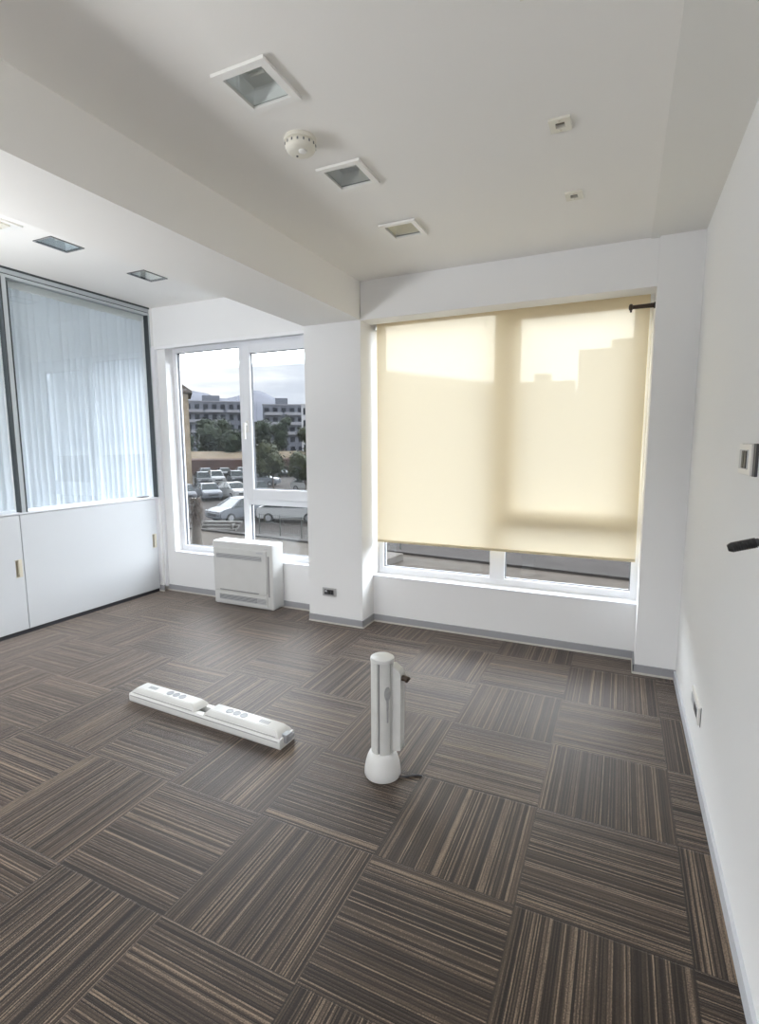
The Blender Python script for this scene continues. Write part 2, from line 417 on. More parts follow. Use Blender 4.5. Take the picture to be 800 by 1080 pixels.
w1 = struct(empty('window_1', (0, 0, 0)), 'clear window of white frames with an opening sash')
f = MB(); rect_frame(f, -4.43, XC - 0.02, SL + 0.012, 2.415, 0.325, 0.385, 0.045, 0.004, 0.05); f.build('frame', M['upvc'], w1)
f = MB(); f.box(-3.612, -3.545, 0.318, 0.385, SL + 0.05, 2.375, 0.004); f.build('mullion', M['upvc'], w1)
f = MB(); f.box(-3.545, XC - 0.05, 0.322, 0.385, 0.918, 1.0, 0.004); f.build('transom', M['upvc'], w1)
f = MB(); rect_frame(f, -3.560, XC - 0.03, 0.970, 2.385, 0.300, 0.345, 0.085, 0.006, 0.098); sash = f.build('sash', M['upvc'], w1)
f = MB(); gasket(f, -3.477, XC - 0.114, 1.067, 2.301, 0.322, 0.340); f.build('gasket', M['gasket'], sash)
f = MB(); gasket(f, -4.386, -3.611, SL + 0.061, 2.371, 0.345, 0.365); gasket(f, -3.546, XC - 0.064, SL + 0.061, 0.919, 0.345, 0.365); f.build('gasket', M['gasket'], w1)
MB().box(-4.386, -3.611, 0.352, 0.358, SL + 0.06, 2.372).build('glass_pane', M['glass'], w1)
MB().box(-3.546, XC - 0.063, 0.352, 0.358, SL + 0.06, 0.92).build('glass_pane', M['glass'], w1)
MB().box(-3.478, XC - 0.112, 0.330, 0.336, 1.066, 2.303).build('glass_pane', M['glass'], sash)
f = MB(); f.box(-3.535, -3.505, 0.288, 0.300, 1.59, 1.70, 0.004); f.box(-3.530, -3.510, 0.250, 0.290, 1.655, 1.675, 0.004); f.box(-3.532, -3.508, 0.244, 0.262, 1.53, 1.68, 0.006)
f.build('handle', M['whitemetal'], sash)

w2 = struct(empty('window_2', (0, 0.035, 0)), 'wide window behind the cream blind')
f = MB(); rect_frame(f, XL, XR, SR + 0.012, 2.47, 0.305, 0.370, 0.045, 0.004, 0.052); f.build('frame', M['upvc'], w2)
f = MB(); f.box(-1.262, -1.148, 0.300, 0.370, SR + 0.05, 2.43, 0.004); f.build('mullion', M['upvc'], w2)
f = MB(); f.box(-1.148, XR - 0.044, 0.303, 0.370, 0.915, 1.0, 0.004); f.build('transom', M['upvc'], w2)
f = MB(); rect_frame(f, -1.150, XR - 0.035, 0.975, 2.44, 0.302, 0.345, 0.075, 0.006, 0.05); sash = f.build('sash', M['upvc'], w2)
f = MB(); gasket(f, XL + 0.044, -1.261, SR + 0.063, 2.426, 0.325, 0.345); gasket(f, -1.149, XR - 0.044, SR + 0.063, 0.916, 0.325, 0.345); f.build('gasket', M['gasket'], w2)
MB().box(XL + 0.044, -1.261, 0.332, 0.338, SR + 0.062, 2.427).build('glass_pane', M['glass'], w2)
MB().box(-1.149, XR - 0.044, 0.332, 0.338, SR + 0.062, 0.917).build('glass_pane', M['glass'], w2)
MB().box(-1.076, XR - 0.109, 0.324, 0.330, 1.024, 2.366).build('glass_pane', M['glass'], sash)

# ------------------------------------------------------------------ roller blind
rb = tag(empty('roller_blind', (-1.21, 0.246, 2.43)), 'cream roller blind drawn nearly to the bottom of the wide window', 'blind')
x0, x1 = -0.965, 0.952     # local x of the cloth edges
f = MB()
nx, nz = 24, 30
vs = [[f.bm.verts.new((x0 + (x1 - x0) * i / nx, 0.003 * math.sin(i / nx * 9 + k * 0.12) * (k / nz), -(1.738 * k / nz))) for i in range(nx + 1)] for k in range(nz + 1)]
for k in range(nz):
    for i in range(nx): f.bm.faces.new((vs[k][i], vs[k][i + 1], vs[k + 1][i + 1], vs[k + 1][i]))
f.build('screen_cloth', M['blind'], rb, True)
f = MB(); f.tube([(x0, 0.022, 0.010), (x1, 0.022, 0.010)], 0.022, 20); f.build('roller_tube', M['hem'], rb, True)
f = MB(); f.box(x0, x1, -0.005, 0.006, -1.752, -1.732, 0.003); f.build('hem_bar', M['hem'], rb)
for xx in (x0 - 0.02, x1 + 0.004):
    f = MB(); f.box(xx, xx + 0.016, -0.02, 0.045, -0.06, 0.036, 0.003); f.build('bracket', M['whitemetal'], rb)
f = MB(); f.tube([(x1 + 0.012, -0.012, -0.02), (x1 + 0.014, -0.014, -0.9), (x1 + 0.011, -0.012, -1.60)], 0.0022, 6)
f.tube([(x1 + 0.012, 0.018, -0.02), (x1 + 0.013, 0.010, -0.9), (x1 + 0.011, -0.012, -1.60)], 0.0022, 6)
f.build('pull_chain', M['whitemetal'], rb)
# dark peg beside the blind
pg = tag(empty('wall_peg', (XR, 0.12, 2.315)), 'dark brown peg with a round knob poking out beside the top of the blind', 'peg')
f = MB(); f.tube([(0, 0, 0), (-0.008, 0, 0)], 0.019, 18); f.build('mounting_plate', M['black'], pg, True)
f = MB(); f.tube([(-0.006, 0, 0), (-0.05, 0, 0), (-0.125, 0, 0)], [0.015, 0.0125, 0.0115], 14); f.build('rod', M['brown'], pg, True)
f = MB(); f.tube([(-0.123, 0, 0), (-0.127, 0, 0), (-0.136, 0, 0), (-0.144, 0, 0), (-0.148, 0, 0)], [0.010, 0.018, 0.021, 0.017, 0.006], 16); f.tube([(-0.134, 0, -0.01), (-0.134, 0, -0.030)], 0.006, 8); f.build('knob', M['brown'], pg, True)

# ------------------------------------------------------------------ glazed partition on a run of cabinets
wl = struct(empty('wall_left', (XG, 0, 0)), 'glazed partition over white cabinets')
ZG0, ZG1 = 0.962, 2.715
f = MB()
f.box(-0.05, 0.000, YB, 0.20, ZG1 + 0.03, HL - 0.014, 0.002)
f.build('head_rail', M['alu'], wl)
f = MB(); f.box(-0.055, 0.006, YB, 0.205, HL - 0.014, HL); f.build('head_seal', M['darkseal'], wl)
f = MB(); f.box(-0.05, -0.006, YB, 0.2, ZG1 + 0.022, ZG1 + 0.03); f.build('glazing_bead', M['darkseal'], wl)
f = MB(); f.box(-0.05, 0.002, YB, 0.2, ZG1, ZG1 + 0.022, 0.001); f.build('top_rail', M['alu'], wl)
f = MB(); f.box(-0.07, 0.004, YB, 0.20, 0.950, ZG0, 0.002); f.build('bottom_rail', M['upvc'], wl)
f = MB(); f.box(-0.05, 0.002, 0.186, 0.205, ZG0, ZG1, 0.002); f.build('end_post', M['alu'], wl)
f = MB(); f.box(-0.05, 0.002, -1.132, -1.098, ZG0, ZG1, 0.002); mp = f.build('mullion', M['alu'], wl)
f = MB(); f.box(-0.052, 0.004, -1.098, -1.088, ZG0, ZG1); f.box(-0.052, 0.004, -1.140, -1.132, ZG0, ZG1); f.box(-0.052, 0.003, 0.180, 0.186, ZG0, ZG1); f.build('seal', M['darkseal'], mp)
for ya, yb in ((-1.09, 0.182), (-2.55, -1.135), (-4.0, -2.59), (YB, -4.04)):
    MB().box(-0.030, -0.022, ya, yb, ZG0, ZG1).build('glass_pane', M['pglass'], wl)
f = MB(); f.box(-0.05, 0.002, -2.59, -2.55, ZG0, ZG1, 0.002); f.build('mullion', M['alu'], wl)
f = MB(); f.box(-0.05, 0.002, -4.04, -4.0, ZG0, ZG1, 0.002); f.build('mullion', M['alu'], wl)
# vertical blinds behind the glass
def vblind(ya, yb, label):
    o = tag(empty('vertical_blind', (XG - 0.10, 0, 0)), label, 'blind', 'slatted blinds behind the partition')
    f = MB(); f.box(-0.022, 0.022, ya, yb, ZG1 - 0.045, ZG1 + 0.03, 0.003); f.build('head_rail', M['whitemetal'], o)
    f = MB(); y = ya + 0.01; k = 0
    while y < yb - 0.02:
        tw = 0.010 + 0.010 * math.sin(k * 1.9) * math.sin(k * 0.7); wd = 0.060
        n = 4
        top, bot = [], []
        for i in range(n + 1):
            s = i / n - 0.5
            xx = 0.012 * math.sin(s * PI) * 1.0 + tw * s * 2 + 0.006 * math.cos(s * PI)
            top.append(f.bm.verts.new((xx, y + wd * (s + 0.5), ZG1 - 0.047))); bot.append(f.bm.verts.new((xx, y + wd * (s + 0.5), ZG0 + 0.015)))
        for i in range(n): f.bm.faces.new((top[i], top[i + 1], bot[i + 1], bot[i]))
        y += 0.054; k += 1
    f.build('slats', M['slat'], o, True)
    return o
vblind(-1.085, 0.185, 'pale blue vertical blind behind the whole glass pane beside the window wall')
vblind(-2.5, -1.14, 'pale blue vertical blind behind the cut off glass pane farther from the window')

# cabinets
def cabinet(ya, yb, label, zc=0.53):
    o = tag(empty('storage_cabinet', (XG, (ya + yb) / 2, 0)), label, 'cabinet', 'white cabinets under the partition')
    w = (yb - ya) / 2
    MB().box(-0.38, -0.020, -w, w, 0.03, 0.948).build('carcass', M['lam'], o)
    MB().box(-0.36, -0.012, -w, w, 0.0, 0.03).build('plinth', M['plinth'], o)
    f = MB()
    z0, z1 = zc - 0.066, zc + 0.066      # opening cut for the pull
    y0, y1 = w - 0.062, w - 0.018
    d = w - 0.0022
    for A, B, z_0, z_1 in ((-d, y0, 0.036, 0.945), (y0, d, 0.036, z0), (y0, d, z1, 0.945), (y1, d, z0, z1)): f.box(-0.018, 0, A, B, z_0, z_1)
    bmesh.ops.remove_doubles(f.bm, verts=f.bm.verts[:], dist=1e-5)
    dr = f.build('door', M['lam'], o)
    f = MB(); f.box(-0.017, -0.013, y0, y1, z0, z1)
    h = f.build('handle_cup', M['cupin'], dr)
    f = MB(); f.box(-0.012, 0.004, y1 - 0.022, y1 + 0.004, z0 - 0.003, z1 + 0.003, 0.002)
    f.box(-0.014, 0.002, y0 - 0.004, y1, z0 - 0.004, z0 + 0.001); f.box(-0.014, 0.002, y0 - 0.004, y1, z1 - 0.001, z1 + 0.004)
    f.build('handle', M['cup'], dr)
    return o
cabinet(-1.150, 0.150, 'white cabinet under the partition ending at the window wall')
cabinet(-2.452, -1.152, 'white cabinet with a beige pull next to the picture edge, away from the window wall')

# ------------------------------------------------------------------ ceiling fittings
def spotlight(cx, cy, z, hx, hy, label, inner, w, grp):
    o = tag(empty('recessed_spotlight', (cx, cy, z)), label, 'ceiling light', grp)
    f = MB(); e = 0.006 if w > 0.01 else 0.0
    for a in ((-hx - e, hx + e, -hy - e, -hy + w), (-hx - e, hx + e, hy - w, hy + e), (-hx - e, -hx + w, -hy + w, hy - w), (hx - w, hx + e, -hy + w, hy - w)):
        f.box(a[0], a[1], a[2], a[3], -0.014 if w > 0.01 else -0.006, -0.003 if w > 0.01 else 0)
    f.build('frame', M['whitemetal'] if w > 0.01 else M['grille'], o)
    f = MB()
    for a in ((-hx, hx, -hy, -hy + 0.012), (-hx, hx, hy - 0.012, hy), (-hx, -hx + 0.012, -hy, hy), (hx - 0.012, hx, -hy, hy)): f.box(a[0], a[1], a[2], a[3], -0.004, 0.05)
    f.build('housing', M['darkseal'], o)
    f = MB(); k = 0.012; j = 0.035; zt = 0.045
    A = [(-hx + k, -hy + k, 0.006), (hx - k, -hy + k, 0.006), (hx - k, hy - k, 0.006), (-hx + k, hy - k, 0.006)]
    B = [(-hx + j, -hy + j, zt), (hx - j, -hy + j, zt), (hx - j, hy - j, zt), (-hx + j, hy - j, zt)]
    for i in range(4): f.quad(A[i], A[(i + 1) % 4], B[(i + 1) % 4], B[i])
    f.quad(*B); f.build('reflector', inner, o)
    f = MB(); f.tube([(-0.03, 0.0, 0.035), (0.03, 0.0, 0.035)], 0.006, 10); f.build('lamp', M['whitemetal'], o, True)
    f = MB(); f.box(-hx + w, hx - w, -hy + w, hy - w, -0.006, -0.002); f.build('glass_pane', M['lampglass'], o)
    return o
g1 = 'square spotlights along the main ceiling'
spotlight(-1.555, -2.026, H, 0.1, 0.104, 'largest looking square ceiling light with shiny pane, before the smoke detector', M['reflector'], 0.022, g1)
spotlight(-1.555, -1.374, H, 0.1, 0.104, 'square ceiling light with grey pane just past the smoke detector', M['refl_grey'], 0.020, g1)
spotlight(-1.555, -0.72, H, 0.1, 0.104, 'square ceiling light with beige pane closest to the blind', M['refl_beige'], 0.020, g1)
g2 = 'square spotlights over the partition bay'
spotlight(-3.805, -1.20, HL, 0.09, 0.115, 'grey square ceiling light in the partition bay, between the yellowed fitting and the paler light', M['refl_blue'], 0.008, g2)
spotlight(-3.805, -0.49, HL, 0.09, 0.115, 'pale square ceiling light in the partition bay closest to the clear window', M['reflector'], 0.008, g2)
# yellowed fitting at the picture edge
o = tag(empty('ceiling_sensor', (-3.80, -1.60, HL)), 'yellowed flat ceiling fitting cut by the picture edge above the partition bay', 'ceiling fitting')
f = MB(); f.box(-0.08, 0.08, -0.12, 0.12, -0.012, 0, 0.003); f.build('plate', M['whitemetal'], o)
f = MB(); f.box(-0.055, 0.055, -0.085, 0.06, -0.022, -0.011, 0.004); f.build('cover', M['plast2'], o)
f = MB(); f.box(-0.05, -0.01, -0.08, 0.05, -0.025, -0.021, 0.002); f.build('lens', M['cup'], o)
# smoke detector
o = tag(empty('smoke_detector', (-1.598, -1.70, H)), 'round cream smoke detector between two square ceiling lights', 'smoke detector')
f = MB(); f.lathe([(0.062, 0), (0.064, -0.006), (0.062, -0.014), (0.055, -0.016)], 40); f.build('base', M['plast2'], o, True)
f = MB(); f.lathe([(0.052, -0.014), (0.052, -0.020), (0.060, -0.022), (0.061, -0.034), (0.056, -0.045), (0.046, -0.052), (0.040, -0.054), (0, -0.055)], 40); cp = f.build('cover', M['plast2'], o, True)
f = MB()
for k in range(16):
    a = 2 * PI * k / 16; c_, s_ = math.cos(a), math.sin(a)
    f.tube([(0.0595 * c_, 0.0595 * s_, -0.024), (0.0605 * c_, 0.0605 * s_, -0.033)], 0.0035, 6)
f.build('vents', M['groove'], cp)
f = MB(); f.lathe([(0.016, -0.054), (0.016, -0.058), (0.012, -0.060), (0, -0.060)], 20, 0.018, -0.012); f.build('button', M['whitemetal'], cp, True)
f = MB(); f.lathe([(0.004, -0.054), (0.004, -0.058), (0, -0.058)], 10, -0.022, 0.01); f.build('indicator', M['groove'], cp)
# small slotted plates
def sensor(cy, label):
    o = tag(empty('ceiling_plate', (-0.6485, cy, H)), label, 'ceiling fitting', 'small slotted plates in the main ceiling')
    f = MB(); hx, hy = 0.039, 0.044; a, c = 0.0165, 0.018
    for q in ((-hx, hx, -hy, -c), (-hx, hx, c, hy), (-hx, -a, -c, c), (a, hx, -c, c)): f.box(q[0], q[1], q[2], q[3], -0.009, 0)
    f.build('face_plate', M['plast2'], o)
    f = MB(); f.box(-a, a, -c, c, 0.006, 0.02); f.box(-a, a, -c, c * 0.1, -0.004, 0.006); f.build('recess', M['brown'], o)
    for yy in (-0.031, 0.031):
        f = MB(); f.lathe([(0.004, -0.009), (0.003, -0.0105), (0, -0.0105)], 10, 0, yy); f.build('screw', M['cup'], o)
    return o
sensor(-2.045, 'small cream ceiling plate cut by the top picture edge')
sensor(-1.365, 'small cream ceiling plate with a dark slot, larger looking of the two in full view')
sensor(-0.735, 'small cream ceiling plate with a dark slot nearest the blind')

# ------------------------------------------------------------------ floor console air conditioner
ac = tag(empty('air_conditioner', (-3.445, 0.225, 0)), 'white floor console air conditioner under the clear window', 'air conditioner')
f = MB()
f.box(-0.335, 0.335, -0.165, 0.0, 0.012, 0.605, 0.022, 4)
f.build('casing', M['plast'], ac, True)
f = MB(); f.box(-0.315, 0.275, -0.176, -0.16, 0.155, 0.545, 0.008, 3); f.build('front_panel', M['plast'], ac, True)
f = MB(); f.box(-0.315, 0.275, -0.174, -0.16, 0.035, 0.140, 0.008, 3); lp = f.build('lower_panel', M['plast'], ac, True)
def louvre(name, xa, xb, za, zb, mat, parent, n=3, y=-0.1745):
    f = MB(); f.box(xa, xb, y - 0.002, y + 0.004, za, zb)
    g = f.build(name, mat, parent)
    f = MB()
    for k in range(n):
        z = za + (zb - za) * (k + 0.5) / n; f.box(xa, xb, y - 0.006, y - 0.001, z - 0.0025, z + 0.0025)
    f.build('slat', M['ltgrey'], g)
louvre('upper_grille', -0.285, 0.225, 0.452, 0.492, M['grille'], ac, 3, -0.1755)
louvre('lower_grille', -0.265, 0.165, 0.060, 0.108, M['grilledark'], ac, 4, -0.1735)
louvre('side_grille', 0.17, 0.262, 0.060, 0.108, M['grille'], ac, 4, -0.1735)
f = MB(); f.box(-0.255, 0.185, -0.180, -0.172, 0.148, 0.158, 0.002); f.build('flap', M['grille'], ac)
f = MB(); f.box(0.283, 0.300, -0.1665, -0.160, 0.13, 0.50, 0.002); f.build('side_groove', M['grille'], ac)
f = MB(); f.box(0.17, 0.24, -0.1775, -0.172, 0.518, 0.530, 0.001); f.build('display', M['ltgrey'], ac)
f = MB()
for k in range(3): f.box(0.255 - 0.001 + k * 0.014, 0.263 + k * 0.014, -0.1675, -0.162, 0.560, 0.567)
f.build('buttons', M['ltgrey'], ac)

# ------------------------------------------------------------------ sockets and switches
o = tag(empty('socket_plate', (-2.513, 0.025, 0.268)), 'grey power socket plate on the column between the windows', 'socket')
f = MB(); f.prism([(-0.062, -0.035), (0.062, -0.035), (0.062, 0.035), (-0.062, 0.035)], 'y', -0.012, 0, 0.003); f.build('frame', M['silver'], o)
f = MB(); f.box(-0.044, 0.044, -0.0145, -0.010, -0.021, 0.021, 0.002); ins = f.build('insert', M['dkgrey'], o)
f = MB()
for cx in (-0.003, 0.022):
    f.box(cx, cx + 0.018, -0.016, -0.013, -0.014, 0.014, 0.001)
f.build('module', M['black'], ins)
f = MB(); f.box(-0.036, -0.018, -0.017, -0.013, 0.000, 0.014, 0.001); f.build('button', M['ltgrey'], ins)

o = tag(empty('wall_socket', (0, -0.925, 0.272)), 'white framed socket with dark modules low on the bare wall', 'socket')
f = MB(); f.prism([(-0.125, -0.04), (0.125, -0.04), (0.125, 0.04), (-0.125, 0.04)], 'x', -0.011, 0, 0.003); f.build('frame', M['whitemetal'], o)
f = MB(); f.box(-0.013, -0.010, -0.095, 0.095, -0.022, 0.022, 0.001); ins = f.build('insert', M['ltgrey'], o)
f = MB(); f.box(-0.0145, -0.012, -0.09, -0.01, -0.018, 0.018, 0.001); f.build('module', M['dkgrey'], ins)
f = MB(); f.box(-0.002, 0.0, -0.132, -0.124, -0.044, 0.044); f.build('dark_edge', M['dkgrey'], o)  # thin dark strip along one side of the frame

o = tag(empty('light_switch', (0, -1.588, 1.420)), 'white wall switch with two black rockers above the black plug', 'switch')
f = MB(); f.prism([(-0.088, -0.049), (0.098, -0.049), (0.098, 0.049), (-0.088, 0.049)], 'x', -0.014, -0.002, 0.004); f.build('frame', M['whitemetal'], o)
f = MB(); f.box(-0.008, 0, -0.118, 0.09, -0.050, 0.050); f.build('dark_edge', M['dkgrey'], o)  # dark plate that shows past one side of the frame
f = MB(); f.box(-0.0165, -0.013, -0.050, 0.075, -0.031, 0.031, 0.001); ins = f.build('insert', M['ltgrey'], o)
for cy in (-0.028, 0.010):
    f = MB(); f.box(-0.0195, -0.016, cy - 0.014, cy + 0.014, -0.028, 0.028, 0.002); f.build('rocker', M['black'], ins)

# plug on a stiff cable drooping from the wall
o = tag(empty('cable_plug', (0, -2.0, 1.222)), 'black ridged plug on a short cable sticking out of the bare wall', 'plug')
P0, P1, P2, P3 = Vector((0.0, 0.0, 0.0)), Vector((-0.022, 0.001, -0.001)), Vector((-0.047, 0.002, -0.006)), Vector((-0.107, 0.006, -0.026))
f = MB(); f.tube([P0, P1, P2], 0.0055, 10); f.build('cable', M['bluegrey'], o, True)
dv = (P3 - P2)
f = MB(); f.tube([P2 - dv * 0.16, P2 - dv * 0.1, P2], [0.007, 0.0105, 0.0105], 14); f.build('collar', M['dkgrey'], o, True)
f = MB(); pts = []; rr = []
for k in range(25):
    s = k / 24; pts.append(P2 + dv * s); rr.append((0.0128 if k % 2 else 0.0140) * (1 if s < 0.85 else (1 - (s - 0.85) * 2.4)))
f.tube(pts, rr, 16); f.build('grip', M['black'], o, True)
f = MB(); f.tube([P0 + Vector((0, 0, 0)), Vector((-0.006, 0.0005, -0.0005))], [0.014, 0.012], 16); f.build('grommet', M['ltgrey'], o, True)

# ------------------------------------------------------------------ floor service post
sp = tag(empty('service_post', (-1.283, -1.62, 0)), 'white floor power post with a domed foot and black plug on its side', 'power post')
f = MB(); f.lathe([(0.0, 0.0), (0.079, 0.0), (0.082, 0.008), (0.081, 0.030), (0.076, 0.060), (0.069, 0.085), (0.060, 0.104), (0.050, 0.112), (0.0, 0.113)], 48); f.build('foot', M['plast'], sp, True)
# post body: round extrusion with two slots
def post_outline(r, n=72, slots=(-1.52, -0.30), w=0.075, depth=0.010):
    pts = []
    for k in range(n):
        a = -PI + 2 * PI * k / n
        rr = r
        for s0 in slots:
            d = abs((a - s0 + PI) % (2 * PI) - PI)
            if d < w: rr = r - depth
        pts.append((rr * math.cos(a), rr * 0.94 * math.sin(a)))
    return pts
f = MB(); f.prism(post_outline(0.0515), 'z', 0.10, 0.535); body = f.build('column', M['extr'], sp)
for s0 in (-1.52, -0.30):
    f = MB(); a0, a1 = s0 - 0.07, s0 + 0.07
    f.prism([(0.043 * math.cos(a0), 0.0405 * math.sin(a0)), (0.043 * math.cos(a1), 0.0405 * math.sin(a1)), (0.0435 * math.cos(a1), 0.041 * math.sin(a1)), (0.0435 * math.cos(a0), 0.041 * math.sin(a0))], 'z', 0.115, 0.528)
    f.build('slot', M['groove'], body)
f = MB(); f.lathe([(0.0, 0.534), (0.0525, 0.534), (0.0535, 0.540), (0.052, 0.549), (0.046, 0.553), (0.0, 0.555)], 48, 0, 0, 1, 0.95); f.build('cap', M['plast'], sp, True)
# side channel
f = MB(); f.prism([(0.036, 0.118), (0.088, 0.130), (0.089, 0.482), (0.082, 0.497), (0.050, 0.517), (0.036, 0.517)], 'y', -0.006, 0.046, 0.006); ch = f.build('side_channel', M['extr'], sp, True)
f = MB(); f.tube([(0.086, 0.014, 0.462), (0.104, 0.012, 0.464), (0.118, 0.010, 0.460), (0.120, 0.0095, 0.459)], [0.012, 0.013, 0.015, 0.012], 14); f.build('plug', M['brown'], sp, True)
# rubbed spoon shaped mark on the face of the column (a worn print in the paint)
f = MB(); prof = []
for k in range(30):
    z = 0.265 + 0.165 * k / 29
    t_ = k / 29
    wv = 0.004 + 0.003 * t_ if t_ < 0.62 else (0.006 + 0.0095 * math.sin((t_ - 0.62) / 0.38 * PI) ** 0.7 if t_ < 0.999 else 0.004)
    prof.append((z, wv))
prev = None
for z, wv in prof:
    row = []
    for i in range(7):
        a = -0.72 + (wv / 0.052) * (i / 6 * 2 - 1)
        row.append(f.bm.verts.new((0.0521 * math.cos(a), 0.0521 * 0.94 * math.sin(a), z)))
    if prev:
        for i in range(6): f.bm.faces.new((prev[i], prev[i + 1], row[i + 1], row[i]))
    prev = row
f.build('worn_mark', M['worn'], body)
f = MB(); f.tube([(0.070, -0.005, 0.006), (0.11, 0.015, 0.005), (0.15, 0.045, 0.004), (0.172, 0.05, 0.003)], 0.004, 8); f.build('cable', M['dkgrey'], sp, True)

# ------------------------------------------------------------------ floor socket bar
sb = tag(empty('socket_bar', (-2.352, -1.585, 0), math.radians(-2.6)), 'long white socket bar with two raised outlet blocks lying on the carpet', 'power strip')
L2 = 0.545
f = MB()
f.prism([(-0.056, 0.0), (0.056, 0.0), (0.060, 0.010), (0.060, 0.040), (0.052, 0.050), (0.026, 0.050), (0.026, 0.016), (-0.026, 0.016), (-0.026, 0.050), (-0.052, 0.050), (-0.060, 0.040), (-0.060, 0.010)], 'x', -L2, L2)
tr = f.build('base_channel', M['plast'], sb)
f = MB(); f.box(-L2 - 0.004, -L2 + 0.012, -0.058, 0.058, 0.001, 0.048, 0.006); f.build('end_cap', M['plast'], sb, True)
f = MB(); f.box(-L2 + 0.01, L2 - 0.012, -0.0615, -0.0585, 0.0365, 0.0405); f.build('seam', M['grille'], tr)
f = MB(); f.box(L2 - 0.03, L2 + 0.014, -0.022, 0.022, 0.018, 0.060, 0.004); f.box(L2 - 0.01, L2 + 0.020, -0.010, 0.034, 0.030, 0.050, 0.004); f.build('connector', M['midgrey'], sb)
def outlet(xa, xb, flip):
    w = (xb - xa) / 2; cx = (xa + xb) / 2
    o = empty('outlet_block', (cx, 0, 0)); o.parent = sb
    # crowned block: chamfered long sides and sloping ends
    ring0 = [(-w, -0.055, 0.048), (w, -0.055, 0.048), (w, 0.055, 0.048), (-w, 0.055, 0.048)]
    ring1 = [(-w + 0.004, -0.052, 0.060), (w - 0.004, -0.052, 0.060), (w - 0.004, 0.052, 0.060), (-w + 0.004, 0.052, 0.060)]
    ring2 = [(-w + 0.035, -0.034, 0.084), (w - 0.035, -0.034, 0.084), (w - 0.035, 0.034, 0.084), (-w + 0.035, 0.034, 0.084)]
    f = MB(); R = [[f.bm.verts.new(p) for p in r] for r in (ring0, ring1, ring2)]
    for A, B in zip(R, R[1:]):
        for i in range(4): f.bm.faces.new((A[i], A[(i + 1) % 4], B[(i + 1) % 4], B[i]))
    f.bm.faces.new(R[2]); f.bm.faces.new(list(reversed(R[0])))
    bmesh.ops.recalc_face_normals(f.bm, faces=f.bm.faces[:])
    bmesh.ops.bevel(f.bm, geom=f.bm.edges[:], offset=0.003, segments=2, affect='EDGES')
    f.build('block_shell', M['plast'], o, True)
    f = MB(); f.box(-w + 0.02, w - 0.02, -0.0545, -0.0515, 0.0555, 0.0585); f.build('side_groove', M['grille'], o)
    sg = -1 if flip else 1
    for k in range(3):
        f = MB(); x = sg * (0.012 + 0.048 * k)
        f.lathe([(0.021, 0.0835), (0.021, 0.0855), (0.018, 0.0862), (0.0175, 0.0848), (0, 0.0846)], 24, x, 0.0)
        f.build('socket', M['midgrey'], o, True)
    f = MB()
    for k in range(5): f.box(sg * -0.125 - 0.03 + k * 0.013, sg * -0.125 - 0.022 + k * 0.013, -0.012, 0.012, 0.0835, 0.0852)
    f.build('slots', M['midgrey'], o)
    f = MB(); f.box(sg * -0.045 - 0.022, sg * -0.045 + 0.022, -0.026, 0.026, 0.083, 0.0858, 0.001); f.build('cover', M['whitemetal'], o)
    return o
outlet(-0.535, -0.030, False)
outlet(0.030, 0.535, True)

# ------------------------------------------------------------------ outside: car park, trees, far buildings
G = -3.45
struct(MB().box(-420, 260, YO + 0.3, 420, G - 0.2, G).build('ground', M['asphalt']), 'grey car park surface')
def obox(mb, cx, cy, rz, lx, ly, z0, z1, bev=0.0):
    n0 = len(mb.bm.verts); mb.box(-lx / 2, lx / 2, -ly / 2, ly / 2, z0, z1, bev); mb.bm.verts.ensure_lookup_table()
    Mx = Matrix.Translation((cx, cy, 0)) @ Matrix.Rotation(rz, 4, 'Z')
    for v in mb.bm.verts[n0:]: v.co = Mx @ v.co
ra = math.radians(-6)
f = MB(); obox(f, -13.5, 14.6, ra, 40, 6.5, G, G + 0.12); struct(f.build('pavement', M['pave']), 'tan paved strip by the car park')
f = MB(); obox(f, -13.5, 18.05, ra, 40, 0.35, G, G + 0.22); struct(f.build('kerb', M['kerb']))
f = MB(); obox(f, -8.9, 11.2, ra, 40, 0.4, G, G + 0.2); struct(f.build('kerb', M['kerb']))
# sandy bank and red strip at the far side
def bank(name, D0, D1, z0, z1, a0, a1, mat, back=True):
    f = MB(); rows = []
    for k in range(25):
        a = a0 + (a1 - a0) * k / 24
        d = Vector((-math.sin(a), math.cos(a), 0)); c0 = Vector((-0.37, -3.6, 0))
        j = 1.0 + 0.05 * noise.noise((a * 9, 1, 2))
        rows.append([f.bm.verts.new(c0 + d * D + Vector((0, 0, z))) for D, z in ((D0, G), (D0 + 0.3, z0), (D1 * j, z1), (D1 * 1.5, z1 - 1), (D1 * 1.5, G))])
    for A, B in zip(rows, rows[1:]):
        for i in range(4): f.bm.faces.new((A[i], A[i + 1], B[i + 1], B[i]))
    bmesh.ops.recalc_face_normals(f.bm, faces=f.bm.faces[:])
    return struct(f.build(name, mat))
bank('embankment', 97, 104, -0.75, 0.45, -0.3, 1.1, M['sand'])
bank('terrace', 93.5, 96.5, -0.95, -0.7, -0.3, 1.1, M['redearth'])
